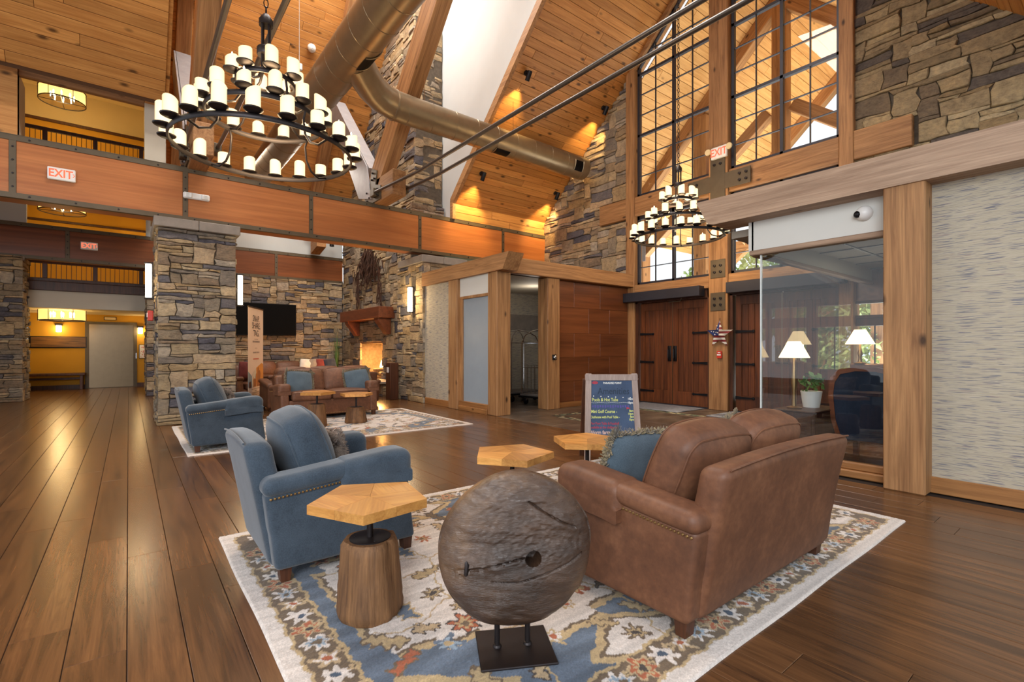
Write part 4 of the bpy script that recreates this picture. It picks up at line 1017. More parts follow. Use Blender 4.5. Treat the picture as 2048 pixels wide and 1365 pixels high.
def desk():
    t = thing('office_desk', 'dark wooden desk in the glass office', 'desk', (8.6, 2.3, 0))
    MB().cbox(-.45, .5, -1.2, .42, .7, .75, .01).build('desk_top', M['walnut'], t)
    MB().cbox(-.4, .45, -1.15, -.6, .02, .7, .008).build('drawer_pedestal', M['walnut'], t); MB().cbox(-.4, .45, .3, .38, 0, .7, .008).build('side_panel', M['walnut'], t)
    MB().cbox(-.42, -.38, -.6, .3, .2, .7, .006).build('modesty_panel', M['walnut'], t)
    MB().cbox(.1, .5, -1.2, .4, .75, 1.12, .01).build('hutch', M['ply2'], t)
desk()
def table_lamp(x, y, z, lab):
    t = thing('table_lamp', lab, 'lamp', (x, y, z))
    MB().lathe([(.001,0),(.08,0),(.085,.015),(.03,.03),(.022,.1),(.035,.16),(.02,.22),(.012,.3),(.012,.36)], 14).build('base', M['brass'], t)
    MB().lathe([(.19,.3),(.075,.52)], 20).build('shade', M['lamp'], t)
    light('lamp_glow', 'POINT', (x, y, z+.28), 4, (1,.7,.35), .08)
table_lamp(8.75, 2.58, 1.12, 'lit fabric table lamp on the desk hutch behind the office chair')
def office_chair():
    t = thing('office_chair', 'navy upholstered wooden armchair with its back to the office glass', 'chair', (7.0, 1.9, 0))
    def outline(o=0, n=24):
        P = [(-.3+o,.28),(-.36+o,.5),(-.38+o,.8),(-.36+o,1.0-o),(-.28+o*.6,1.1-o),(-.1,1.14-o),(.1,1.14-o),(.28-o*.6,1.1-o),(.36-o,1.0-o),(.38-o,.8),(.36-o,.5),(.3-o,.28)]
        return [(p[0], p[1]) for p in P]
    ox, ix = outline(0), outline(.05)
    fr = MB(); n = len(ox)
    for i in range(n-1):
        q = [ox[i], ox[i+1], ix[i+1], ix[i]]
        fr.add([(-.34-.06*(p[1]-.28), p[0], p[1]) for p in q]+[(-.28-.06*(p[1]-.28), p[0], p[1]) for p in q], [(0,1,2,3),(7,6,5,4),(0,4,5,1),(1,5,6,2),(2,6,7,3),(3,7,4,0)])
    fr.build('back_frame', M['mantel'], t)
    bk = MB(); bk.add([(-.33-.06*(p[1]-.28), p[0], p[1]) for p in ix]+[(-.2-.06*(p[1]-.28), p[0]*.96, p[1]) for p in ix], [tuple(range(n)), tuple(range(2*n-1, n-1, -1))]+[(i,n+i,n+(i+1)%n,(i+1)%n) for i in range(n)])
    bk.build('backrest', M['navy'], t)
    MB().rbox(.62, .66, .18, .05, T(.06,0,.42), 2).build('seat', M['navy'], t)
    MB().cbox(-.3, .36, -.34, .34, .26, .33, .01).build('seat_rail', M['mantel'], t)
    for s in (-1,1):
        MB().rbox(.5, .09, .1, .04, T(.08, s*.34, .66), 2).build('arm', M['navy'], t); MB().cbox(.26,.32,s*.34-.03,s*.34+.03,.33,.62,.008).build('arm_post', M['mantel'], t)
        for x in (-.3, .32): MB().prism([(x-.03,.27),(x+.03,.27),(x+.02,0),(x-.02,0)], s*.3-.03, s*.3+.03, 'y').build('leg', M['mantel'], t)
office_chair()
def office_small():  # pot, cabinet and lamp are solid stand-ins for reflections in the glass
    t = thing('flower_pot', 'white pot with a small plant near the glass corner of the office', 'plant', (6.72, 2.5, .62))
    MB().lathe([(.001,0),(.09,0),(.12,.2),(.11,.2),(.001,.18)], 16).build('pot', M['plastic'], t); mb = MB(); r = random.Random(1); foliage(mb, (0,0,.3), (.14,.14,.14), 60, r, .05); o = mb.build('leaves', M['leaf'], t); o['kind'] = 'stuff'
    t = thing('side_cabinet', 'low dark cabinet near the glass corner of the office', 'cabinet', (6.62, 2.5, 0))
    MB().cbox(-.4, .4, -.22, .22, 0, .6, .01).build('carcass', M['walnut'], t); MB().cbox(-.42, .42, -.24, .24, .6, .62, .006).build('top', M['walnut'], t)
    for s in (-1,1): MB().cbox(-.412, -.4, s*.1-.09, s*.1+.09, .06, .56, .003).build('door', M['walnut'], t)
    t = thing('table_lamp', 'lit fabric table lamp standing left of the white pot', 'lamp', (6.42, 2.58, .62))
    MB().lathe([(.001,0),(.08,0),(.085,.015),(.03,.03),(.022,.2),(.035,.36),(.02,.5),(.012,.62),(.012,.7)], 14).build('base', M['brass'], t); MB().lathe([(.17,.62),(.07,.82)], 20).build('shade', M['lamp'], t)
    t = thing('desk_monitor', 'black desk monitor in front of the garden window', 'monitor', (8.45, 1.75, .755)); MB().cbox(-.02, .02, -.28, .28, .12, .46, .006).build('screen', M['screen'], t); MB().cbox(-.1, .1, -.1, .1, 0, .015, .004).cbox(-.015, .015, -.03, .03, .015, .14, .004).build('stand', M['black'], t)
office_small()
light('office_ceiling_light', 'AREA', (8.2, 1.2, 2.7), 26, (1,.85,.62), 1.2, (8.2, 1.2, 0))
def dome_cam():
    t = thing('security_camera', 'white dome security camera on the pale panel above the office glass', 'camera', (XR+.02, 1.72, 2.745))
    MB().lathe([(.075,0),(.078,.02),(.07,.05),(.045,.08),(.001,.09)], 20, RY(-PI/2)).build('housing', M['plastic'], t)
    MB().lathe([(.035,0),(.035,.03),(.02,.045),(.001,.05)], 14, T(-.05,.05,-.012) @ RY(-PI/2) @ RX(.4)).build('lens', M['black'], t)
dome_cam()
# ------------------------------------------------------------------ trusses and tie rods
def hall_truss(x, lab):
    t = thing('roof_truss', lab, 'truss', (x, 11.4, 4.87), 0, 'timber trusses with steel plates')
    Y, Z = 11.4, 4.87
    def poly(P): return [(y-Y, z-Z) for y, z in P]
    bar3((.16, 11.62-Y, 5.28-Z), (.16, 4.2-Y, 12.72-Z), .32, .62, M['timber_x'], 'main_rafter', t)
    MB().cbox(.0, .33, 10.36-Y, 11.7-Y, -.01, .57, .015).build('tie_stub', M['timber_y'], t)
    bar3((.18, 17.45-Y, zt(17.45)-.26-Z), (.18, 11.3-Y, zt(11.3)-.26-Z), .32, .3, M['timber_x'], 'bay_rafter', t)
    MB().prism(poly([(14.7,8.2),(14.2,8.5),(11.8,5.9),(11.5,5.0),(12.3,5.2),(13.2,6.4)]), -.05, -.015, 'x').build('diagonal_plate', M['grey_steel'], t)
    MB().prism(poly([(14.75,8.15),(14.3,8.55),(11.75,5.85),(12.2,5.4)]), .0, .3, 'x').build('diagonal_brace', M['grey_steel'], t)
    g = MB().prism(poly([(11.95,4.9),(10.98,4.9),(10.98,5.22),(11.28,5.3),(11.2,5.62),(11.5,5.75),(11.62,5.4),(11.95,5.35)]), -.03, -.005, 'x').build('gusset_plate', M['steel'], t)
    for (y, z) in ((11.1,5.0),(11.1,5.15),(11.3,5.0),(11.3,5.45),(11.4,5.6),(11.45,5.45),(11.6,5.05),(11.75,5.2),(11.75,5.0)):
        MB().lathe([(.001,-.05),(.022,-.045),(.025,0)], 6, T(-.03, y-Y, z-Z) @ RY(PI/2)).build('bolt', M['iron'], t)
    MB().cbox(-.14, -.03, 11.12-Y, 11.36-Y, .12, .3, .01).build('rod_socket', M['steel'], t)
    MB().cbox(.33, .47, 10.5-Y, 10.74-Y, .12, .3, .01).build('rod_socket', M['steel'], t)
    MB().tube([(-.1, 11.2-Y, 5.08-Z), (-.1, -2.5, 4.93-Z), (-.1,-10.8,4.9-Z)], .033, 10).build('tie_rod', M['rod'], t)
    MB().tube([(.4, 10.6-Y, 5.08-Z), (.4, -2.5, 5.0-Z), (.4,-10.8,5.0-Z)], .033, 10).build('tie_rod', M['rod'], t)
hall_truss(4.7, 'right roof truss with two long steel rods crossing to the upper right')
hall_truss(.9, 'left roof truss standing behind the big candle chandelier')
for x in (4.9, 1.9):
    _tn[0] += 1
    o = MB().prism([(17.4,4.6),(16.7,4.75),(16.7,5.05),(17.4,5.2)], x, x+.3, 'x').build('trim_%d' % _tn[0], M['timber_y']); o['kind'] = 'structure'
def dangling():
    t = thing('hanging_sensor', 'small white sensor hanging on a thin wire beside the big duct', 'sensor', (2.5, 9.6, 6.6))
    MB().tube([(0,0,.06),(0,0,3.2)], .005, 4).build('wire', M['white'], t); MB().cbox(-.05,.05,-.035,.035,-.06,.06,.01).build('body', M['plastic'], t)
dangling()
def ball(x, y, z, lab):
    t = thing('smoke_detector', lab, 'detector', (x, y, z)); MB().lathe([(.11,.04),(.115,0),(.1,-.05),(.05,-.08),(.001,-.085)], 18, RX(-.9)).build('body', M['plastic'], t); MB().lathe([(.035,-.08),(.03,-.1),(.001,-.1)], 10, RX(-.9)).build('vent', M['fascia'], t)
ball(4.05, 14.28, 9.8, 'round white smoke detector on the high pine ceiling left of the duct')
# ------------------------------------------------------------------ ducts
def duct():
    t = thing('air_duct', 'big bronze spiral air duct with a branch running to the entrance wall', 'duct', (3.03, 9.0, 6.5))
    MB().tube([(0,-6.8,0),(0,-2,0),(0,2,0),(0,7.2,0)], .35, 28).build('main_pipe', M['duct'], t)
    for k in range(24): MB().lathe([(.352,-.008),(.358,0),(.352,.008)], 28, T(0,-6.6+k*.58,0) @ RX(PI/2) @ RY(.18)).build('seam', M['duct'], t)
    P = [(.1,-.55,-.06),(.32,-.3,-.1),(.62,.0,-.15),(.9,.2,-.18),(1.2,.29,-.2),(1.6,.3,-.21),(4,.3,-.23),(6.72,.3,-.25)]
    MB().tube(P, .29, 26).build('branch_pipe', M['duct'], t)
    for k in range(10): MB().lathe([(.291,-.008),(.298,0),(.291,.008)], 26, T(1.5+k*.56,.3,-.21-k*.004) @ RY(PI/2) @ RX(.2)).build('seam', M['duct'], t)
    MB().lathe([(.291,-.03),(.303,-.02),(.303,.02),(.291,.03)], 26, T(1.2,.29,-.2) @ RY(PI/2)).build('joint_band', M['duct'], t)
    def grille(xf, w, h, c, rad):
        mb = MB(); n = 6
        vs = []
        for i in range(n+1):
            a = -w/2+w*i/n
            for s in (-h/2, h/2): vs.append((s, math.sin(a/rad)*(rad+.012), math.cos(a/rad)*(rad+.012)))
        mb.add(vs, [(2*i,2*i+1,2*i+3,2*i+2) for i in range(n)]+[tuple(reversed((2*i,2*i+1,2*i+3,2*i+2))) for i in range(n)], xf)
        mb.build('grille', M['black'], t)
        for s in (-h/2, h/2): MB().tube([(s, math.sin(a)*(rad+.014), math.cos(a)*(rad+.014)) for a in [(-w/2+w*i/8)/rad for i in range(9)]], .012, 5, xf=xf).build('grille_rim', M['duct'], t)
    grille(T(0,-.95,0) @ RZ(PI/2) @ RX(2.4), .42, .42, 0, .35)
    grille(T(6.3,.3,-.25) @ RX(PI/2+.3), .26, .3, 0, .29)
    grille(T(3.9,.3,-.23) @ RX(PI-.2), .2, .42, 0, .29)
    for x in (1.9, 4.3): MB().tube([(x,.3,.05),(x,.3,1.2)], .006, 4).build('hanger', M['chrome'], t)
duct()
# ------------------------------------------------------------------ candle chandeliers
def candle_mesh(h, tilt, r=.062, n=14):
    mb = MB(); vs = []; fs = []
    rows = [(.001,.004,0),(r,.004,0),(r,h*.5,0),(r,h-.012,1),(r*.86,h,1),(.4*r,h-.012,1),(.001,h-.014,1)]
    for (q, z, k) in rows:
        for i in range(n):
            a = 2*PI*i/n; wob = 1+.04*math.sin(3*a+h*40)
            vs.append((q*wob*math.cos(a), q*wob*math.sin(a), z+k*tilt*math.cos(a+h*30)*q/r))
    for i in range(len(rows)-1):
        for j in range(n): fs.append((i*n+j, i*n+(j+1)%n, (i+1)*n+(j+1)%n, (i+1)*n+j))
    return mb.add(vs, fs, smooth=True)
M['candle'].cycles.emission_sampling = 'NONE'
M['bulb'].cycles.emission_sampling = 'NONE'
def chandelier(x, y, z, ztop, lab, seed):
    t = thing('candle_chandelier', lab, 'chandelier', (x, y, z), 0, 'three tier candle chandeliers'); r = random.Random(seed)
    tiers = [(.86, 0, 20), (.56, .35, 14), (.28, .73, 8)]
    for (R_, h, n) in tiers:
        MB().tube([(R_*math.cos(2*PI*k/48), R_*math.sin(2*PI*k/48), h) for k in range(48)], .022, 8, True, flat=(.6,1.25)).build('ring', M['iron'], t)
        for k in range(n):
            a = 2*PI*(k+.35*(h > .1)+.6*(h > .5))/n; rr = R_+.035
            c = MB().lathe([(.001,-.012),(.05,-.012),(.08,.004),(.084,.014),(.07,.008),(.001,.006)], 16, smooth=True).build('candle_dish', M['iron'], t, (rr*math.cos(a), rr*math.sin(a), h+.035))
            o = candle_mesh(r.uniform(.13,.2), r.uniform(.004,.03)).build('candle', M['candle'], c, (0,0,.006)); o.rotation_euler = (0,0,r.uniform(0,6))
            if r.random() < .2: MB().lathe([(.004,0),(.009,.012),(.001,.034)], 6, T(0,0,.16)).build('flame_tip', M['bulb'], c)
    for k in range(4):
        a = 2*PI*k/4+.5
        def pp(L): return [(q*math.cos(a), q*math.sin(a), zz) for q, zz in L]
        MB().tube(pp([(.045,1.35),(.045,.98),(.05,.86),(.09,.76),(.16,.71),(.28,.73)]), .014, 7).build('arm', M['iron'], t)
        MB().tube(pp([(.28,.73),(.3,.62),(.3,.48),(.36,.38),(.45,.33),(.56,.35)]), .012, 7).build('arm', M['iron'], t)
        MB().tube(pp([(.56,.35),(.53,.25),(.55,.1),(.62,.0),(.73,-.04),(.86,0)]), .012, 7).build('arm', M['iron'], t)
    MB().lathe([(.001,1.02),(.085,1.02),(.09,1.03),(.09,1.09),(.085,1.1),(.001,1.1)], 18).build('collar', M['iron'], t)
    MB().lathe([(.001,1.34),(.07,1.34),(.07,1.4),(.03,1.46),(.001,1.46)], 12).build('top_cap', M['iron'], t)
    zz = 1.5; k = 0
    while z+zz < ztop:
        MB().tube([(.022*math.cos(q*PI/4)*(1 if k%2 else 0), .022*math.cos(q*PI/4)*(0 if k%2 else 1), zz+.05*math.sin(q*PI/4)) for q in range(8)], .006, 4, True).build('chain_link', M['iron'], t)
        zz += .082; k += 1
    light('chandelier_glow', 'POINT', (x, y, z+.5), 75, (1,.7,.38), .3)
    light('chandelier_glow_low', 'POINT', (x, y, z-.15), 30, (1,.7,.38), .35)
chandelier(1.15, 5.7, 3.44, 9.6, 'large black three tier candle chandelier hanging near the camera at the upper left', 3)
chandelier(8.75, 5.7, 3.6, 10.4, 'black three tier candle chandelier hanging before the entrance windows', 4)
# ------------------------------------------------------------------ ceiling spots
def spot(x, y, lab, z=None, n=None, aim=None):
    z = zr(y)+.0 if z is None else z
    t = thing('ceiling_spot', lab, 'spotlight', (x, y, z), 0, 'black ceiling spots')
    nn = Vector((0,-.689,-.725)); q = nn.to_track_quat('Z','Y').to_matrix().to_4x4()
    MB().lathe([(.001,0),(.06,0),(.06,.03),(.02,.05),(.018,.1),(.001,.1)], 14, q).build('mount', M['black'], t)
    d = Vector((0,.55,-.83)).normalized(); c = nn*.15; q2 = T(*c) @ d.to_track_quat('Z','Y').to_matrix().to_4x4()
    MB().lathe([(.001,-.1),(.05,-.1),(.055,-.08),(.055,.12),(.048,.12),(.046,.09)], 16, q2).build('can', M['black'], t)
    MB().lathe([(.045,.09),(.001,.088)], 14, q2).build('lens', M['spot_face'], t)
    p = Vector((x,y,z))+c+d*.13
    light('spot_beam', 'SPOT', tuple(p), 170, (1,.66,.26), .03, tuple(p+Vector((0,.62,-.70))), None, 1.3, .7)
spot(7.32, 8.8, 'black spot lighting the pine ceiling near the white wall, upper one'); spot(10.0, 8.8, 'black spot lighting the pine ceiling against the entrance stone, upper one')
spot(7.36, 10.7, 'black spot lighting the pine ceiling near the white wall, lower one'); spot(10.03, 10.7, 'black spot lighting the pine ceiling against the entrance stone, lower one')
def truss_spot():
    t = thing('truss_spot', 'black spot on the left truss beside its grey plate', 'spotlight', (.78, 12.6, 5.9)); MB().lathe([(.001,-.12),(.07,-.12),(.075,.1),(.06,.1)], 14).build('can', M['black'], t); MB().lathe([(.058,.08),(.001,.078)], 14).build('lens', M['spot_face'], t); MB().tube([(0,0,-.05),(.12,0,-.02)], .015, 6).build('bracket', M['black'], t)
    t = thing('plaster_spot', 'black spot under the far timber stub before the pale plaster', 'spotlight', (5.55, 17.2, 5.0)); MB().lathe([(.001,.12),(.07,.12),(.075,-.1),(.06,-.1)], 14).build('can', M['black'], t); MB().lathe([(.058,-.08),(.001,-.078)], 14).build('lens', M['spot_face'], t); MB().tube([(0,0,.05),(-.36,0,.1)], .02, 6).build('bracket', M['black'], t)
truss_spot()
# ------------------------------------------------------------------ exit signs, emergency light
RED = emit('exit_red', (1,.16,.08,1), 1.1)
def exit_sign(loc, rot, w, h, lab, arrow=None, ears=False):
    t = thing('exit_sign', lab, 'exit sign', loc, rot)
    MB().cbox(-w/2, w/2, -.06, 0, -h/2, h/2, .012).build('housing', M['plastic'], t)
    f = Matrix(((1,0,0,0),(0,0,-1,-.061),(0,1,0,0),(0,0,0,1)))
    text('EXIT', h*.88, f @ T(-.03*w if arrow else 0,0,0), RED, t, 'lettering', sx=.82, label='red EXIT lettering', off=.004)
    if arrow: MB().tube([(w*.4,-.062,.03),(w*.46,-.062,0),(w*.4,-.062,-.03)], .006, 4).build('arrow', RED, t)
    if ears:
        for s in (-1,1): MB().lathe([(.001,.0),(.05,.0),(.07,.03),(.065,.06),(.001,.055)], 14, T(s*(w/2+.06),-.03,.06) @ RX(PI/2)).build('lamp_head', M['cream'], t)
exit_sign((-.9, 11.385, 4.335), 0, .36, .21, 'lit EXIT sign with an arrow on the upper plywood band', True)
exit_sign((-.84, 17.585, 4.14), 0, .36, .21, 'lit EXIT sign on the farther plywood band', True)
exit_sign((FX-.005, 5.58, 5.62), -PI/2, .36, .26, 'EXIT sign with two lamp heads on the post between the entrance windows', None, True)
def emergency():
    t = thing('emergency_light', 'white twin head emergency light on the upper plywood band', 'emergency light', (1.05, 11.385, 4.33))
    MB().cbox(-.22, .22, -.07, 0, -.06, .06, .02).build('housing', M['plastic'], t)
    for s in (-1,1): MB().rbox(.12,.07,.1,.02,T(s*.13,-.06,0) @ RZ(s*.3),1).build('lamp_head', M['plastic'], t); [MB().box(s*.13-.045, s*.13+.045, -.1, -.094, z, z+.006).build('louver', M['fascia'], t) for z in (-.03,-.015,0,.015,.03)]
emergency()
# ------------------------------------------------------------------ star and pull station on the door post
def star():
    t = thing('star_decoration', 'metal star painted with stars and stripes on the post between the doors', 'star', (FX-.03, 5.57, 1.66), -PI/2)
    red, wht, blu = plain('star_red', S(140,44,44), .5), plain('star_white', S(226,222,212), .5), plain('star_blue', S(40,60,120), .5)
    P = [(R_*math.sin(k*PI/5), R_*math.cos(k*PI/5)) for k, R_ in ((k, .31 if k%2 == 0 else .125) for k in range(10))]
    mb = MB(); n = 10
    # stripes: clip star by bands
    def clip(poly, z0, z1):
        def cut(p, f):
            o = []
            for a, b in zip(p, p[1:]+p[:1]):
                fa, fb = f(a), f(b)
                if fa >= 0: o.append(a)
                if (fa >= 0) != (fb >= 0): q = fa/(fa-fb); o.append((a[0]+(b[0]-a[0])*q, a[1]+(b[1]-a[1])*q))
            return o
        return cut(cut(poly, lambda p: p[1]-z0), lambda p: z1-p[1])
    for k in range(10):
        tri = [(0,0), P[k], P[(k+1)%10]]
        for b in range(14):
            z0 = -.3+b*.046; q = clip(tri, z0, z0+.046)
            if len(q) < 3: continue
            c = sum(p[0] for p in q)/len(q), sum(p[1] for p in q)/len(q)
            mi = 2 if (c[0] < .0 and c[1] > -.03) else (0 if b%2 else 1)
            dep = lambda p: -.05*(1-min(1, math.hypot(*p)/.31))
            mb.add([(p[0], dep(p)-.004, p[1]) for p in q], [tuple(range(len(q))), tuple(reversed(range(len(q))))], None, mi)
    mb.build('painted_star', [red, wht, blu], t)
    sp = MB(); r = random.Random(2)
    for (x, z) in ((-.06,.05),(-.03,.12),(-.12,.06),(-.18,.07),(-.05,.19),(-.09,.0),(-.02,.04)): sp.lathe([(.014,0),(.001,.004)], 5, T(x,-.05+.05*min(1,math.hypot(x,z)/.31)-.01,z) @ RX(PI/2))
    o = sp.build('white_stars', wht, t); o['kind'] = 'stuff'
    MB().tube([(0,-.005,.3),(0,.012,.36)], .004, 4).build('hanger', M['iron'], t)
star()
def pull():
    t = thing('fire_alarm', 'red and white fire alarm pull station under the star', 'alarm', (FX-.005, 5.58, 1.22), -PI/2)
    MB().cbox(-.055,.055,-.04,.0,-.08,.08,.006).build('housing', M['red'], t); MB().cbox(-.045,.045,-.05,-.038,-.02,.015,.004).build('handle', M['plastic'], t); MB().cbox(-.03,.03,-.044,-.04,.035,.055,.002).build('label_plate', M['plastic'], t)
pull()
def mat_(y0, y1, lab):
    t = MB().cbox(9.1, 10.15, y1, y0, .001, .016, .005).build('door_mat', plain('grey_mat', S(128,130,138), .95, var=.15, vs=14), None); tag(t, lab, 'mat', 'grey mats at the entrance doors')
mat_(7.6, 5.95, 'grey doormat in front of the left entrance doors'); mat_(5.3, 3.6, 'grey doormat in front of the right entrance doors')
# ------------------------------------------------------------------ seating
def piping_loop(w, h, r, x, fn=None, n=5):
    P = []
    for (cy, cz, a0) in ((w/2-r, h/2-r, 0), (-w/2+r, h/2-r, 90), (-w/2+r, -h/2+r, 180), (w/2-r, -h/2+r, 270)):
        for k in range(n): a = math.radians(a0+90*k/(n-1)); P.append((x, cy+r*math.cos(a), cz+r*math.sin(a)))
    P2 = []
    for a, b in zip(P, P[1:]+P[:1]):
        L = math.dist(a, b); m = max(1, int(L/.07))
        for k in range(m): P2.append(tuple(a[i]+(b[i]-a[i])*k/m for i in range(3)))
    return [fn(*p) if fn else p for p in P2]
def seat_unit(name, label, cat, W, ncush, mat, loc, rz, group, nails=True, sleeves=True, seed=1, lowback=False):
    t = thing(name, label, cat, loc, rz, group); r = random.Random(seed); bw = W-.2
    MB().rbox(.76, W-.3, .3, .03, T(.03,0,.22), 2).build('seat_base', mat, t)
    def lean(x, y, z): return (x-.15*(z+.36)/.72+.02*(z+.36), y*(1-.0*z), z-.02*((2*y/bw)**2)*(z>.2))
    MB().rbox(.15, bw, .75, .05, T(-.36,0,.445), 3, 8, lean).build('backrest', mat, t)
    MB().tube([(p[0]-.362, p[1], p[2]+.445) for p in [lean(-.065, -bw/2+.035+(bw-.07)*k/10, .372) for k in range(11)]], .006, 5).build('back_piping', mat, t)
    for s in (-1, 1):
        y = s*(W/2-.095)
        def arm_side(x, yy, z): f = (z+.24)/.48; return (x-(.06*f if x < -.2 else 0)+(-.07*f if x > .2 else 0), yy+s*.012*f, z+(.035*(x)/.43 if z > 0 else 0))
        MB().rbox(.86, .15, .48, .03, T(.01,y,.32), 2, 5, arm_side).build('arm_panel', mat, t)
        def pad(x, yy, z): return (x-(.04 if x < -.3 else 0), yy+s*.012, z+.045*(x/.45)-.02*max(0,(x-.3)/.16)**2)
        MB().rbox(.84, .2, .105, .048, T(-.03,y,.598), 3, 8, pad).build('arm_pad', mat, t)
        if sleeves:
            def slv(x, yy, z):
                if z < -.02: yy = (.113*(1 if yy > 0 else -1)+.004*math.sin(x*22+s)) if abs(yy) > .06 else yy; z = max(z, -.1); x = max(-.225, min(.225, x*1.04))
                return (x, yy+s*.012, z+.045*((x+.14)/.45)-.02*max(0,(x-.06)/.16)**2)
            MB().rbox(.47, .226, .215, .06, T(.165,y,.556), 3, 9, slv).build('arm_sleeve', mat, t)
        if nails:
            nb = MB(); x = -.45
            while x < (-.07 if sleeves else .36):
                nb.lathe([(.0085,0),(.006,.004),(.001,.0055)], 6, T(x, y+s*.091, .538+.04*(x/.45)) @ RX(-s*PI/2)); x += .021
            q = nb.build('nail_trim', M['brass'], t); q['kind'] = 'stuff'
        for x in (-.36, .4): MB().prism([(x-.035,.09),(x+.035,.09),(x+.025,0),(x-.025,0)], y-.035, y+.035, 'y').build('foot', M['walnut'], t)
    if nails and ncush > 1:
        nb = MB(); y = -W/2+.2
        while y < W/2-.2: nb.lathe([(.009,0),(.006,.004),(.001,.006)], 6, T(.411, y, .1) @ RY(PI/2)); y += .03
        q = nb.build('front_nail_trim', M['brass'], t); q['kind'] = 'stuff'
    cw = (W-.39)/ncush
    for k in range(ncush):
        y = (k-(ncush-1)/2)*cw
        def crown(x, yy, z): e = (1-(2*x/.66)**2)*(1-(2*yy/cw)**2); return (x, yy, z+.025*max(0,e)*(1 if z > 0 else 0))
        c = MB().rbox(.66, cw-.012, .17, .05, T(.12,y,.44), 3, 6, crown).build('seat_cushion', mat, t)
        MB().tube([(.12+.33*a, y+(cw/2-.006)*b, .51) for a, b in ((.9,-1),(1,-.93),(1,.93),(.9,1))], .006, 5).build('piping', mat, c)
        hb = .5; tb = .31; cb = cw+.03
        def puff(x, yy, z):
            u, v = 2*yy/cb, 2*z/hb; e = max(0,(1-u*u*.9))*max(0,(1-v*v*.9)); sg = 1 if x > 0 else -1
            return (x*(.62+.5*e)+.0*sg, yy*(1-.04*v*v), z*(1-.05*u*u)+.02*(1-u*u)*(1 if z>0 else 0))
        a = -.4+r.uniform(-.04,.04)
        xf = T(-.17, y, .685) @ RX(r.uniform(-.03,.03)) @ RY(a)
        b = MB().rbox(tb, cb, hb, .09, xf, 3, 8, puff).build('back_cushion', mat, t)
        for x in (-1, 1): MB().tube(piping_loop(cb-.045, hb-.045, .075, x*(tb/2-.026), puff), .0065, 5, True, xf=xf).build('piping', mat, b)
    return t
def pillow(name, label, mat, loc, rot, w=.48, h=.46, th=.17, fringe=None, seed=1, group=None, fur=False):
    t = thing(name, label, 'pillow', loc, 0, group); t.rotation_euler = rot
    n = 16; vs = []; fs = []; r = random.Random(seed)
    for side in (-1, 1):
        for i in range(n+1):
            for j in range(n+1):
                u, v = math.sin((2*i/n-1)*PI/2), math.sin((2*j/n-1)*PI/2)
                k = max(0,(1-u*u))**.42*max(0,(1-v*v))**.42
                x = u*w/2*(1-.07*(1-v*v)*abs(u)-.13*u*u*v*v); z = v*h/2*(1-.07*(1-u*u)*abs(v)-.13*u*u*v*v)
                jit = (.008 if not fur else .02)*math.sin(7*u+3*v+seed)*math.sin(5*v-2*u+seed*2)*k
                if fur: jit += r.uniform(-.006,.006)*(k > .05)
                vs.append((x, side*(th/2*k+jit), z))
    m = (n+1)**2
    for i in range(n):
        for j in range(n):
            a = i*(n+1)+j; q = (a, a+1, a+n+2, a+n+1)
            fs.append(q); fs.append(tuple(m+k for k in reversed(q)))
    MB().add(vs, fs, smooth=True).build('cover', mat, t, sharp=80)
    if fur:
        mb = MB()
        for k in range(2600):
            i, j = r.random(), r.random(); u, v = math.sin((2*i-1)*PI/2), math.sin((2*j-1)*PI/2); s = r.choice((-1,1))
            kk = max(0,(1-u*u))**.42*max(0,(1-v*v))**.42; p = Vector((u*w/2*(1-.07*(1-v*v)*abs(u)), s*th/2*kk, v*h/2*(1-.07*(1-u*u)*abs(v))))
            d = Vector((u*.7+r.uniform(-.6,.6), s*(.5+kk), v*.7+r.uniform(-.8,.2))).normalized()*r.uniform(.015,.032); e = d.orthogonal().normalized()*.0035
            mb.add([p-e, p+e, p+d], [(0,1,2)])
        q = mb.build('fur_tufts', mat, t); q['kind'] = 'stuff'
    if fringe:
        mb = MB()
        for e in range(4):
            for k in range(110):
                s = 2*k/89-1; u, v = [(s,-1),(1,s),(s,1),(-1,s)][e]
                x = u*w/2*(1-.07*(1-v*v)*abs(u)-.13*u*u*v*v); z = v*h/2*(1-.07*(1-u*u)*abs(v)-.13*u*u*v*v)
                for q in range(4):
                    d = Vector((u*abs(u)**3*.8+r.uniform(-.7,.7), r.uniform(-.8,.8), v*abs(v)**3*.8+r.uniform(-.7,.7))).normalized()*r.uniform(.022,.05)
                    p = Vector((x, r.uniform(-.008,.008), z)); o = d.orthogonal().normalized()*.0055
                    mb.add([p-o, p+o, p+d+o*.8, p+d-o*.8], [(0,1,2,3)])
        q = mb.build('fringe', fringe, t); q['kind'] = 'stuff'
    return t
seat_unit('armchair', 'blue fabric armchair nearest the camera with its back to the left', 'armchair', .93, 1, M['blue'], (1.07, 3.41, .015), 0, 'blue armchairs', seed=2)
seat_unit('armchair', 'blue fabric armchair standing before the big stone pillar', 'armchair', .93, 1, M['blue'], (1.06, 7.86, .015), 0, 'blue armchairs', seed=3)
seat_unit('loveseat', 'brown suede loveseat in the foreground seen from behind', 'sofa', 1.68, 2, M['leather'], (2.79, 1.66, .015), PI/2, 'brown sofas', seed=5)
seat_unit('loveseat', 'brown suede loveseat facing the camera behind the two far stump tables', 'sofa', 1.86, 2, M['leather'], (3.1, 10.0, .015), -PI/2, 'brown sofas', seed=6)
seat_unit('sofa', 'brown sofa turned away behind the far loveseat', 'sofa', 2.5, 3, M['leather'], (3.55, 11.75, 0), PI/2, 'brown sofas', sleeves=False, nails=False, seed=7)
seat_unit('sofa', 'brown sofa against the television wall with pillows on it', 'sofa', 2.6, 3, M['leather'], (4.1, 16.9, 0), -PI/2, 'brown sofas', sleeves=False, nails=False, seed=8)
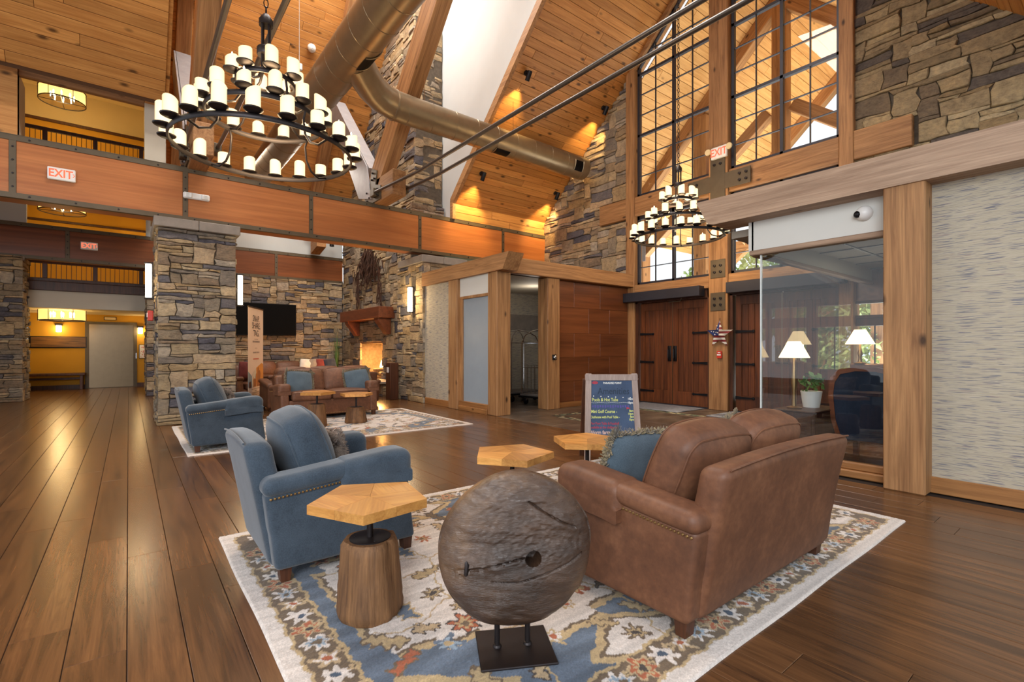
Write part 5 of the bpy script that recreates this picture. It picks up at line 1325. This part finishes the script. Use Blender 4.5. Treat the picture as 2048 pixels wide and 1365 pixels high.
seat_unit('armchair', 'brown armchair beside the big pillar with a burgundy pillow', 'armchair', .95, 1, M['leather'], (2.35, 13.6, 0), -PI/2+.3, None, sleeves=False, nails=False, seed=9)
fz = .72
pillow('fur_pillow', 'brown faux fur pillow on the nearest blue armchair', M['fur'], (1.07, 3.5, .62), (-.25, 0, PI/2+.35), .46, .38, .17, None, 4, 'fur pillows', True)
pillow('fur_pillow', 'brown faux fur pillow on the blue armchair by the pillar', M['fur'], (1.06, 7.95, .62), (-.25, 0, PI/2+.35), .46, .38, .17, None, 5, 'fur pillows', True)
pillow('fringed_pillow', 'blue pillow with tan fringe at the near end of the foreground loveseat', M['bluep'], (2.44, 1.86, .645), (.3, .05, -.12), .6, .45, .17, M['fringe'], 6, 'fringed blue pillows')
pillow('fringed_pillow', 'blue fringed pillow mostly hidden behind the cushions of the foreground loveseat', M['bluep'], (3.3, 1.86, .63), (.3, -.12, .1), .5, .45, .17, M['fringe'], 7, 'fringed blue pillows')
pillow('fringed_pillow', 'blue fringed pillow at the left end of the far loveseat', M['bluep'], (2.58, 9.9, .69), (-.35, .1, .1), .52, .5, .16, M['fringe'], 8, 'fringed blue pillows')
pillow('fringed_pillow', 'blue fringed pillow at the right end of the far loveseat', M['bluep'], (3.72, 9.92, .69), (-.35, -.14, -.15), .52, .5, .16, M['fringe'], 9, 'fringed blue pillows')
for i, (x, m, l, a) in enumerate(((4.55,'wht','cream throw pillow on the sofa by the television wall',.1),(4.78,'grypl','grey throw pillow beside the cream one on the far sofa',-.1),(5.02,'burg','burgundy throw pillow on the sofa by the television wall',.05),(5.28,'navy','dark throw pillow at the right end of the far sofa',-.1))):
    pillow('throw_pillow', l, M[m], (x, 16.62-.03*i, .82), (-.3,a,.1*i-.15), .44, .44, .16, None, 10+i, 'pillows on the far sofa')
pillow('throw_pillow', 'burgundy throw pillow on the brown armchair by the pillar', M['burg'], (2.3, 13.45, .82), (-.2,.1,.3), .46, .46, .16, None, 20)

# ------------------------------------------------------------------ stump side tables
def side_table(x, y, zt_, rz, label, hs=.37, seed=1, rs=(.168,.138)):
    t = thing('side_table', label, 'side table', (x, y, .012), rz, 'pentagon tables on stump bases'); r = random.Random(seed)
    n = 40; vs = []; fs = []; rows = 14
    for j in range(rows+1):
        f = j/rows; R_ = rs[0]+(rs[1]-rs[0])*f
        for k in range(n):
            a = 2*PI*k/n
            q = R_*(1+.03*math.sin(3*a+seed)+.018*math.sin(7*a+2*seed+3*f)+.01*math.sin(13*a+5*f))+r.uniform(-.0025,.0025)
            for c in (.9, 2.4, 4.6): 
                if abs(((a-c-.05*math.sin(6*f)+PI)%(2*PI))-PI) < 2*PI/n*.6: q -= .012
            e = .012 if j in (0, rows) else 0
            vs.append(((q-e)*math.cos(a), (q-e)*math.sin(a), hs*f))
    for j in range(rows):
        for k in range(n): fs.append((j*n+k, j*n+(k+1)%n, (j+1)*n+(k+1)%n, (j+1)*n+k))
    fs.append(tuple(reversed(range(n)))); fs.append(tuple(range(rows*n, (rows+1)*n)))
    MB().add(vs, fs, smooth=True).build('stump', M['bark'], t, sharp=50)
    MB().lathe([(.001,hs),(rs[1]*.74,hs),(rs[1]*.74,hs+.005),(.001,hs+.006)], 26).build('base_plate', M['iron'], t)
    for k in range(3): MB().lathe([(.006,hs+.005),(.004,hs+.008),(.001,hs+.008)], 6, T(rs[1]*.55*math.cos(2.1*k+.4), rs[1]*.55*math.sin(2.1*k+.4), 0)).build('screw', M['iron'], t)
    MB().tube([(0,0,hs),(0,0,zt_-.04)], .0165, 12).build('post', M['iron'], t)
    R5 = .30; P = [(R5*math.cos(2*PI*k/5), R5*math.sin(2*PI*k/5)) for k in range(5)]
    tp = MB().prism([(p[0]*.985,p[1]*.985) for p in P], zt_-.045, zt_-.006).build('table_top', M['endgrain'], t)
    for k in range(5):
        a, b = P[k], P[(k+1)%5]; m = ((a[0]+b[0])/2, (a[1]+b[1])/2); mp = ((P[k-1][0]+a[0])/2, (P[k-1][1]+a[1])/2)
        q = [(0,0), mp, a, m]; c = (sum(p[0] for p in q)/4, sum(p[1] for p in q)/4)
        q = [(c[0]+(p[0]-c[0])*.994, c[1]+(p[1]-c[1])*.994) for p in q]
        th = math.atan2(a[1], a[0])+.5*k
        loc = [((p[0]-c[0])*math.cos(-th)-(p[1]-c[1])*math.sin(-th), (p[0]-c[0])*math.sin(-th)+(p[1]-c[1])*math.cos(-th)) for p in q]
        o = MB().prism(loc, -.0455, 0).build('wood_segment', M['mosaic_top'], tp, (c[0], c[1], zt_)); o.rotation_euler = (0,0,th)
    return t
side_table(.97, 2.41, .585, -2.05, 'pentagon wood side table on a tall stump beside the nearest blue armchair', .375, 1)
side_table(2.16, 2.75, .6, -1.9, 'pentagon wood side table seen just behind the round carved disc', .39, 2)
side_table(3.02, 2.83, .585, -1.75, 'pentagon wood side table beside the fringed pillow of the foreground loveseat', .3, 3)
side_table(2.55, 8.68, .6, -.4, 'left pentagon stump table on the far rug', .39, 4)
side_table(3.26, 8.75, .53, -.1, 'right pentagon stump table on the far rug, with the shorter stump', .28, 5, (.2,.15))

# ------------------------------------------------------------------ carved disc on a stand
from mathutils import noise as mn
def disc():
    t = thing('disc_sculpture', 'round weathered wooden disc on a black steel stand in the foreground', 'sculpture', (1.357, 1.71, .012), math.atan2(-.16,.29))
    MB().cbox(-.165, .165, -.145, .145, 0, .01, .003).build('base_plate', M['iron'], t)
    for x in (-.078, .06): MB().tube([(x,.01,.01),(x,.01,.2)], .0125, 12).build('leg', M['iron'], t); MB().lathe([(.02,.01),(.018,.018),(.013,.022)], 12, T(x,.01,0)).build('weld_collar', M['iron'], t)
    R0 = .335; c0 = (.055, -.005); na, nr = 170, 110
    def crack(x, z):
        d = 0
        zc = -.012+.10*x+.012*math.sin(11*x+1)-.03*(x < -.2)*(x+.2)
        if -.31 < x < .02: d += max(0, 1-abs(z-zc)/.007)
        z2 = -.10+.13*(x+.05)**2*3+.16*max(0,x)
        if -.12 < x < .28: d += .7*max(0, 1-abs(z-z2)/.006)
        z3 = .19-.55*(x-.12)-.02*math.sin(9*x)
        if .04 < x < .25: d += .8*max(0, 1-abs(z-z3)/.007)
        z4 = -.055-.3*(x+.31)
        if -.32 < x < -.23: d += .8*max(0, 1-abs(z-z4)/.007)
        return d
    def surf(x, z):
        q = math.hypot(x, z)/R0
        h = .105*(max(0, 1-q**2.6))**.62
        p = Vector((x*5, z*11, 1.3)); p2 = Vector((x*14, z*34+8*x, 4))
        h += .018*mn.noise(p)+.008*mn.noise(p2)*(1.2 if z > 0 else .6)+.004*mn.noise(Vector((x*50,z*90,2)))*(1 if z > -.03 else .35)
        h -= .02*crack(x, z)*min(1,(1-q)*8)
        rh = math.hypot(x-c0[0], z-c0[1])
        if rh < .034: h -= .085*min(1, (.034-rh)/.006)
        return h
    vs = []; fs = []
    for j in range(nr+1):
        f = (j/nr)**1.15
        for k in range(na):
            a = 2*PI*k/na; d = (math.cos(a), math.sin(a))
            rim = R0*(1+.018*math.sin(2*a+.6)+.01*math.sin(5*a))
            b = c0[0]*d[0]+c0[1]*d[1]; cc = c0[0]**2+c0[1]**2-rim**2; L = -b+math.sqrt(b*b-cc)
            x, z = c0[0]+d[0]*L*f, c0[1]+d[1]*L*f
            vs.append((x, -.045-surf(x, z), z+.462))
    for j in range(nr):
        for k in range(na): fs.append((j*na+k, j*na+(k+1)%na, (j+1)*na+(k+1)%na, (j+1)*na+k))
    m = len(vs); back = []
    for (f, y) in ((1.0,.0),(.97,.05),(.85,.085),(.5,.11),(.01,.12)):
        for k in range(na):
            a = 2*PI*k/na; rim = R0*(1+.018*math.sin(2*a+.6)+.01*math.sin(5*a)); back.append((math.cos(a)*rim*f, y, math.sin(a)*rim*f+.462))
    vs += back
    # stitch the outer ring (rays from c0) to the back ring by order of angle
    for k in range(na): fs.append((nr*na+k, nr*na+(k+1)%na, m+(k+1)%na, m+k))
    for j in range(4):
        for k in range(na): fs.append((m+j*na+k, m+j*na+(k+1)%na, m+(j+1)*na+(k+1)%na, m+(j+1)*na+k))
    MB().add(vs, fs, smooth=True).build('wooden_disc', M['disc'], t, sharp=70)
    MB().tube([(-.225,-.11,.47),(-.222,-.125,.44),(-.226,-.12,.40),(-.224,-.1,.385)], [.008,.01,.009,.005], 6).build('iron_staple', M['iron'], t)
disc()

# ------------------------------------------------------------------ rugs: tufted pattern carried by vertex colours
def rug_paint(W, H, nx, ny):
    x = np.linspace(0, W, nx)[:,None]*np.ones((1,ny)); y = np.linspace(0, H, ny)[None,:]*np.ones((nx,1))
    rg = np.random.default_rng(5)
    wx = x+.008*np.sin(y*41+2*np.sin(x*17))+.004*np.sin(y*97+x*30); wy = y+.008*np.sin(x*37+2*np.sin(y*19))+.004*np.sin(x*103+y*23)
    def c(*a): return np.array(S(*a)[:3])
    CREAM, TAN, BRN, BLUE, DBL, GOLD, RUST, LBL, DK = c(206,196,188), c(176,152,118), c(104,86,66), c(92,103,118), c(66,78,95), c(178,154,114), c(160,88,56), c(140,156,170), c(66,56,50)
    img = np.zeros((nx,ny,3)); img[:] = CREAM
    ed = np.minimum.reduce([wx, W-wx, wy, H-wy]); cx, cy = W/2, H/2; X, Y = wx-cx, wy-cy
    def put(m, col): img[m] = col
    def flower(px, py, R_, n, c1, c2, c3, rot=0, outl=None):
        i0, i1 = max(0,int((px-R_*1.4)/W*(nx-1))), min(nx,int((px+R_*1.4)/W*(nx-1))+2); j0, j1 = max(0,int((py-R_*1.4)/H*(ny-1))), min(ny,int((py+R_*1.4)/H*(ny-1))+2)
        if i0 >= i1 or j0 >= j1: return
        sub = img[i0:i1,j0:j1]; dx, dy = wx[i0:i1,j0:j1]-px, wy[i0:i1,j0:j1]-py
        rr = np.hypot(dx,dy); th = np.arctan2(dy,dx)+rot; lim = R_*(.74+.26*np.cos(n*th))
        if outl is not None: sub[rr < lim+.014] = outl
        sub[rr < lim] = c1; sub[rr < lim*.62] = c2; sub[rr < R_*.26] = c3
    def leaf(px, py, L, w, a, col, outl):
        R_ = L*.6; i0, i1 = max(0,int((px-R_)/W*(nx-1))), min(nx,int((px+R_)/W*(nx-1))+2); j0, j1 = max(0,int((py-R_)/H*(ny-1))), min(ny,int((py+R_)/H*(ny-1))+2)
        if i0 >= i1 or j0 >= j1: return
        sub = img[i0:i1,j0:j1]; dx, dy = wx[i0:i1,j0:j1]-px, wy[i0:i1,j0:j1]-py
        u, v = (dx*np.cos(a)+dy*np.sin(a))/(L/2), (-dx*np.sin(a)+dy*np.cos(a))/(w/2)
        e = v+.6*np.sin(u*2.2)
        k = (1-u**2)*(.8+.35*np.cos(u*13))
        sub[(np.abs(u) < 1) & (np.abs(e) < k+.35)] = outl; sub[(np.abs(u) < .95) & (np.abs(e) < k)] = col
    # border band
    put(ed > .08, GOLD); put(ed > .095, BRN)
    per = []
    step = .14; b0 = .175
    for k in range(int((W-.3)/step)): per += [(.15+step*(k+.5), b0), (.15+step*(k+.5), H-b0)]
    for k in range(1, int((H-.3)/step)-1): per += [(b0, .15+step*(k+.5)), (W-b0, .15+step*(k+.5))]
    for k, (px, py) in enumerate(per):
        q = k//2%4; R_ = .072
        flower(px, py, R_, [6,5,7,6][q], [CREAM,TAN,CREAM,RUST][q], [CREAM,CREAM,LBL,GOLD][q], [DBL,RUST,BRN,DK][q], k*.7, TAN if q == 3 else None)
    for k, (px, py) in enumerate(per): flower(px+.068, py+.02, .03, 4, TAN, GOLD, BRN, k)
    put((ed > .25) & (ed < .268), GOLD)
    inn = ed >= .268
    put(inn, BLUE)
    # stepped medallion
    def stepped(a, b, s):
        ax, ay = np.abs(X), np.abs(Y); k = np.floor(ax/s); return ay < b-np.where(k%4 < 2, 0, .09)-np.maximum(0, (k-6))*s*.85
    A = (np.abs(X) < 1.62)
    m3 = stepped(1.7, .93, .19) & (np.abs(X) < 1.785) & inn; m2 = stepped(1.62, .89, .19) & (np.abs(X) < 1.76) & inn; m1 = stepped(1.6, .872, .19) & (np.abs(X) < 1.74) & inn
    put(m3, GOLD); put(m2, BRN); put(m1, CREAM)
    # corner pieces
    for sx in (-1,1):
        for sy in (-1,1):
            qx, qy = np.abs(X-sx*1.78), np.abs(Y-sy*1.02)
            put((qx*.8+qy < .33) & inn, GOLD); put((qx*.8+qy < .27) & inn, BRN); put((qx*.8+qy < .25) & inn, CREAM)
            flower(cx+sx*1.78, cy+sy*1.02, .12, 6, BRN, GOLD, DK)
    for k, sx in enumerate((-.75,0,.75)):
        for sy in (-1,1):
            qx, qy = np.abs(X-sx), np.abs(Y-sy*1.13); put((qx*.7+qy < .24) & inn, GOLD); put((qx*.7+qy < .19) & inn, BRN); put((qx*.7+qy < .17) & inn, CREAM); flower(cx+sx, cy+sy*1.1, .075, 7, BRN, GOLD, DK)
    # centre
    qx, qy = np.abs(X), np.abs(Y)
    put((qx*.6+qy < .5), DBL); put((qx*.6+qy < .46), LBL); put((qx*.6+qy < .40), CREAM)
    flower(cx, cy, .22, 8, BLUE, GOLD, RUST, 0, DK)
    # vines
    for ph in range(5):
        yy = -.66+ph*.33; v = np.abs(Y-yy-.06*np.sin(X*6+ph*1.7)-.03*np.sin(X*13)); put((v < .006) & m1, TAN)
        v = np.abs(X-(-1.2+.6*ph)-.07*np.sin(Y*7+ph)); put((v < .006) & inn, GOLD)
    cols = [(BRN,GOLD,DK),(RUST,GOLD,BRN),(BLUE,LBL,GOLD),(GOLD,CREAM,RUST),(DBL,LBL,CREAM),(TAN,RUST,DK)]
    pts = []
    for k in range(1500):
        px, py = rg.uniform(.42, W-.42), rg.uniform(.42, H-.42)
        if all((px-a)**2+(py-b)**2 > .031 for a, b in pts) and np.hypot(px-cx, py-cy) > .42: pts.append((px,py))
    for k, (px, py) in enumerate(pts):
        cc = cols[k%6]; z = k%5
        on = img[int(px/W*(nx-1)), int(py/H*(ny-1))]
        if z < 2: flower(px, py, rg.uniform(.055,.09), int(rg.integers(5,8)), cc[0], cc[1], cc[2], rg.uniform(0,3), DK if z else None)
        else: leaf(px, py, rg.uniform(.15,.26), rg.uniform(.06,.1), rg.uniform(0,6.3), cc[0] if z != 3 else GOLD, cc[2] if z != 3 else BRN)
    put(ed < .08, CREAM)
    # abrash and pile
    s = 1+.07*np.sin(y*55+3*np.sin(x*2.1))+.05*np.sin(y*131+x*3)+rg.normal(0,.06,(nx,ny))
    bl = (np.abs(img-BLUE).sum(-1) < .02); s2 = 1+bl*(.22*np.sin(y*44+2*np.sin(x*5)+rg.normal(0,.25,(nx,ny))))
    img *= (s*s2)[...,None]
    return np.clip(img, 0, 1)
def rug_material():
    m = N('tufted_wool'); a = m.n('ShaderNodeVertexColor', layer_name='pattern'); co = m.coord()
    f = m.noise(co, 140, 3, .6)
    col = m.mix(1.0, a.outputs[0], m.ramp(f, [(.3,(.78,.78,.78)),(.7,(1.1,1.1,1.1))]), 'MULTIPLY')
    return m.done(m.bsdf(col, .95, 0, m.bump(f, .5, .004), .1, **{'Sheen Weight': .2}))
def rug(W, H, label1, label2):
    nx, ny = 620, 430; img = rug_paint(W, H, nx, ny)
    ix, iy = np.meshgrid(np.arange(nx), np.arange(ny), indexing='ij')
    rg = np.random.default_rng(1)
    v = np.zeros((nx*ny,3)); v[:,0] = ix.ravel()*W/(nx-1); v[:,1] = iy.ravel()*H/(ny-1); v[:,2] = .0105+rg.normal(0,.0008,nx*ny)
    lum = img.reshape(-1,3).sum(1); v[:,2] += .002*(lum > 1.0)
    ee = (ix == 0)|(iy == 0)|(ix == nx-1)|(iy == ny-1); v[ee.ravel(),2] = .001
    wob = .003*np.sin(v[:,0]*5); e0 = (iy.ravel() < 3)|(iy.ravel() > ny-4); v[e0,1] += wob[e0]
    wob = .003*np.sin(v[:,1]*5); e0 = (ix.ravel() < 3)|(ix.ravel() > nx-4); v[e0,0] += wob[e0]
    a = (ix[:-1,:-1]*ny+iy[:-1,:-1]).ravel(); f = np.stack([a, a+ny, a+ny+1, a+1], 1)
    me = bpy.data.meshes.new('rug'); me.vertices.add(nx*ny); me.vertices.foreach_set('co', v.ravel())
    me.loops.add(f.size); me.loops.foreach_set('vertex_index', f.ravel().astype(np.int32)); me.polygons.add(len(f))
    me.polygons.foreach_set('loop_start', np.arange(0, f.size, 4, dtype=np.int32)); me.update(calc_edges=True)
    ca = me.color_attributes.new('pattern', 'FLOAT_COLOR', 'POINT'); d = np.ones((nx*ny,4), dtype=np.float32); d[:,:3] = img.reshape(-1,3); ca.data.foreach_set('color', d.ravel())
    me.materials.append(rug_material())
    for loc, lab in (((.5, 1.1, 0), label1), ((.58, 7.3, 0), label2)):
        o = bpy.data.objects.new('patterned_rug', me); COL.objects.link(o); o.location = loc; tag(o, lab, 'rug', 'patterned wool rugs')
rug(4.27, 2.92, 'cream and blue patterned wool rug under the foreground seating', 'cream and blue patterned wool rug under the far loveseat and armchair')

# ------------------------------------------------------------------ chalkboard A-frame sign
def chalk(c): return plain('chalk_%02x%02x%02x' % c, S(*c), .9, var=.1, vs=60)
def a_frame():
    t = thing('chalkboard_sign', 'wooden chalkboard easel sign listing amenities behind the foreground loveseat', 'sign', (4.5, 3.8, .0), -.66)
    wd = wood('weathered_sign_frame', S(178,160,150), S(140,122,116), 2, .7, .2, .05, 1)
    tilt = -.13; H_ = 1.05; w = .31
    F = T(0, -.02, 0) @ RX(tilt)
    for s in (-1,1): MB().cbox(s*w-.035, s*w+.035, -.02, .02, 0, H_, .005, F @ T(0,0,0) @ RY(-s*.035)).build('front_leg', wd, t)
    MB().cbox(-w-.005, w+.005, -.022, .022, H_-.075, H_, .005, F).build('top_rail', wd, t); MB().cbox(-w-.03, w+.03, -.02, .02, .2, .26, .005, F).build('bottom_rail', wd, t)
    MB().prism([(-w-.0,.24),(w+.0,.24),(w-.035,H_-.07),(-w+.035,H_-.07)], -.008, .012, 'y', F).build('chalkboard', plain('blue_chalkboard', S(66,84,112), .85, var=.18, vs=5), t)
    B = T(0, .43, 0) @ RX(.29)
    for s in (-1,1): MB().cbox(s*w-.03, s*w+.03, -.018, .018, 0, H_-.02, .005, B).build('rear_leg', M['walnut'], t)
    MB().cbox(-w, w, -.01, .01, .25, H_-.1, .004, B).build('rear_panel', M['walnut'], t)
    MB().tube([(w+.0,.05,.5),(w+.01,.16,.47),(w,.28,.5)], .004, 5).build('chain', M['chrome'], t)
    f = F @ T(0,-.0095,0) @ Matrix(((1,0,0,0),(0,0,-1,0),(0,1,0,0),(0,0,0,1)))
    WH, YE, PU, RD, OR, GR = chalk((230,232,228)), chalk((214,220,130)), chalk((88,82,150)), chalk((170,66,80)), chalk((226,190,176)), chalk((46,60,78))
    for (s, z, sz, m, al, x, sx) in (
        ('PARADISE POINT', .945, .034, WH, 'CENTER', .01, .85), ('Amenities', .845, .115, GR, 'CENTER', .02, .82),
        ('Pools & Hot Tubs', .745, .055, YE, 'LEFT', -.24, .78), ('10am', .755, .036, WH, 'RIGHT', .25, .8), ('10pm', .71, .036, WH, 'RIGHT', .25, .8),
        ('Mini Golf Course -', .605, .055, YE, 'LEFT', -.255, .74), ('8am', .615, .036, YE, 'RIGHT', .25, .8), ('10pm', .578, .036, YE, 'RIGHT', .25, .8),
        ('Clubhouse with Pool Table -', .54, .042, YE, 'LEFT', -.265, .72), ('8am', .545, .034, YE, 'RIGHT', .255, .8), ('10pm', .51, .034, YE, 'RIGHT', .255, .8),
        ('Ping Pong Table & Foosball', .465, .04, RD, 'LEFT', -.265, .78), ('available at the clubhouse', .42, .04, RD, 'LEFT', -.265, .78),
        ('Worm farm', .36, .062, OR, 'LEFT', -.275, .8), ('Mon', .29, .055, WH, 'LEFT', -.275, .8)):
        text(s, sz, f @ T(x, z, 0), m, t, 'chalk_lettering', al, .0006, sx, off=.0008)
    sc = MB()
    for k in range(15): sc.box(-.24+k*.03, -.222+k*.03, -.012-.004*(k%3), .012+.003*(k%2), 0, .0008, f @ T(0,.668,0))
    q = sc.build('chalk_scribble', PU, t); q['kind'] = 'stuff'
    mb = MB(); 
    for k in range(6): mb.lathe([(.007,0),(.001,.001)], 6, f @ T(-.22+k*.088,.79-.004*k,0))
    for k in range(22): mb.box(-.25+k*.022, -.232+k*.022, -.0015, .0015, 0, .001, f @ T(0,.712-.003*math.sin(k),0))
    mb.build('chalk_dots', WH, t)
    MB().lathe([(.03,0),(.001,.001)], 10, f @ T(-.2,.95,0) @ Matrix.Diagonal((1.3,.6,1,1))).build('chalk_lips', RD, t)
    MB().prism([(.17,.63),(.22,.645),(.17,.66)], 0, .001, 'z', f).build('golf_flag', RD, t)
a_frame()
# ------------------------------------------------------------------ roll-up banner
def banner():
    t = thing('rollup_banner', 'tall pale roll-up banner with photo of raised hands beside the pillar', 'banner', (2.26, 12.25, 0), math.atan2(.917,.452))
    w = .55; Hh = 2.27; pk = plain('banner_cloth', S(228,206,188), .7, var=.02)
    MB().cbox(-w-.02, w+.02, -.09, .09, 0, .09, .02).build('base_cassette', M['stainless'], t); MB().cbox(-w, w, -.012, .012, Hh-.02, Hh+.01, .004).build('top_bar', M['stainless'], t)
    MB().tube([(0,.03,.09),(0,.02,Hh)], .01, 6).build('support_pole', M['stainless'], t); MB().box(-w, w, -.004, .0, .09, Hh).build('print_panel', pk, t)
    f = T(0,-.006,0) @ Matrix(((1,0,0,0),(0,0,-1,0),(0,1,0,0),(0,0,0,1)))
    ink = plain('banner_ink', S(52,46,46), .7)
    for (s, z, sz, sx) in (('SNAP.', 2.02, .2, .95), ('SHARE.', 1.86, .2, .95), ('TAG.', 1.69, .2, .95)): text(s, sz, f @ T(.02, z, 0), ink, t, 'banner_lettering', sx=sx)
    gr = MB()
    def line(z, x0, x1, h): gr.box(x0, x1, z, z+h, 0, .001, f)
    for (z, a, n, h) in ((1.56,.14,5,.012),(1.49,.26,9,.04),(1.36,.08,2,.012),(1.25,.24,6,.035)):
        for k in range(n): x = -a+2*a*k/n+.02; line(z, x, x+2*a/n*.75, h)
    gr.build('small_print', plain('banner_grey', S(150,132,124), .7), t)
    MB().box(-.2, .2, 1.11, 1.135, 0, .001, f).build('red_print', plain('banner_red', S(196,96,84), .7), t)
    # photograph of raised hands
    ph = [plain('photo_sky', S(206,196,176), .7), plain('photo_brown', S(150,84,40), .7), plain('photo_orange', S(214,140,60), .7), plain('photo_blue', S(120,140,156), .7), plain('photo_dark', S(96,60,40), .7)]
    pb = MB().prism([(-w,.52),(-w,.86),(-.3,.75),(-.3,.5)], 0, .001, 'z', f, 3)
    pb.prism([(-.28,.5),(-.28,.78),(.0,.92),(.0,.5)], 0, .001, 'z', f, 0).prism([(.02,.5),(.02,.92),(.42,1.02),(w,.98),(w,.55)], 0, .001, 'z', f, 2)
    pb.build('photo_print', ph, t)
    hb = MB()
    hb.prism([(-.2,.5),(-.22,.68),(-.18,.74),(-.17,.66),(-.12,.7),(-.05,.66),(-.02,.78),(.02,.8),(.02,.62),(.0,.5)], 0, .0012, 'z', T(0,-.0004,0) @ f, 1)
    hb.prism([(.06,.5),(.06,.72),(.12,.92),(.18,.94),(.2,.84),(.28,.86),(.34,.78),(.3,.64),(.3,.5)], 0, .0012, 'z', T(0,-.0004,0) @ f, 1)
    hb.prism([(-.5,.5),(-.5,.62),(-.36,.64),(-.34,.5)], 0, .0012, 'z', T(0,-.0004,0) @ f, 4).prism([(.34,.5),(.36,.64),(.52,.66),(.52,.55)], 0, .0012, 'z', T(0,-.0004,0) @ f, 4)
    hb.build('photo_hands', ph, t)
    lo = MB()
    for k in range(9): lo.box(-.28, .28-.02*(k%3), .2+k*.022, .21+k*.022, 0, .001, f)
    for (z, a) in ((.45,.3),(.4,.08),(.36,.16),(.41,.08)): lo.box(-a, a, z, z+.012, 0, .001, f)
    lo.build('fine_print', plain('banner_grey_print', S(160,146,138), .7), t)
banner()
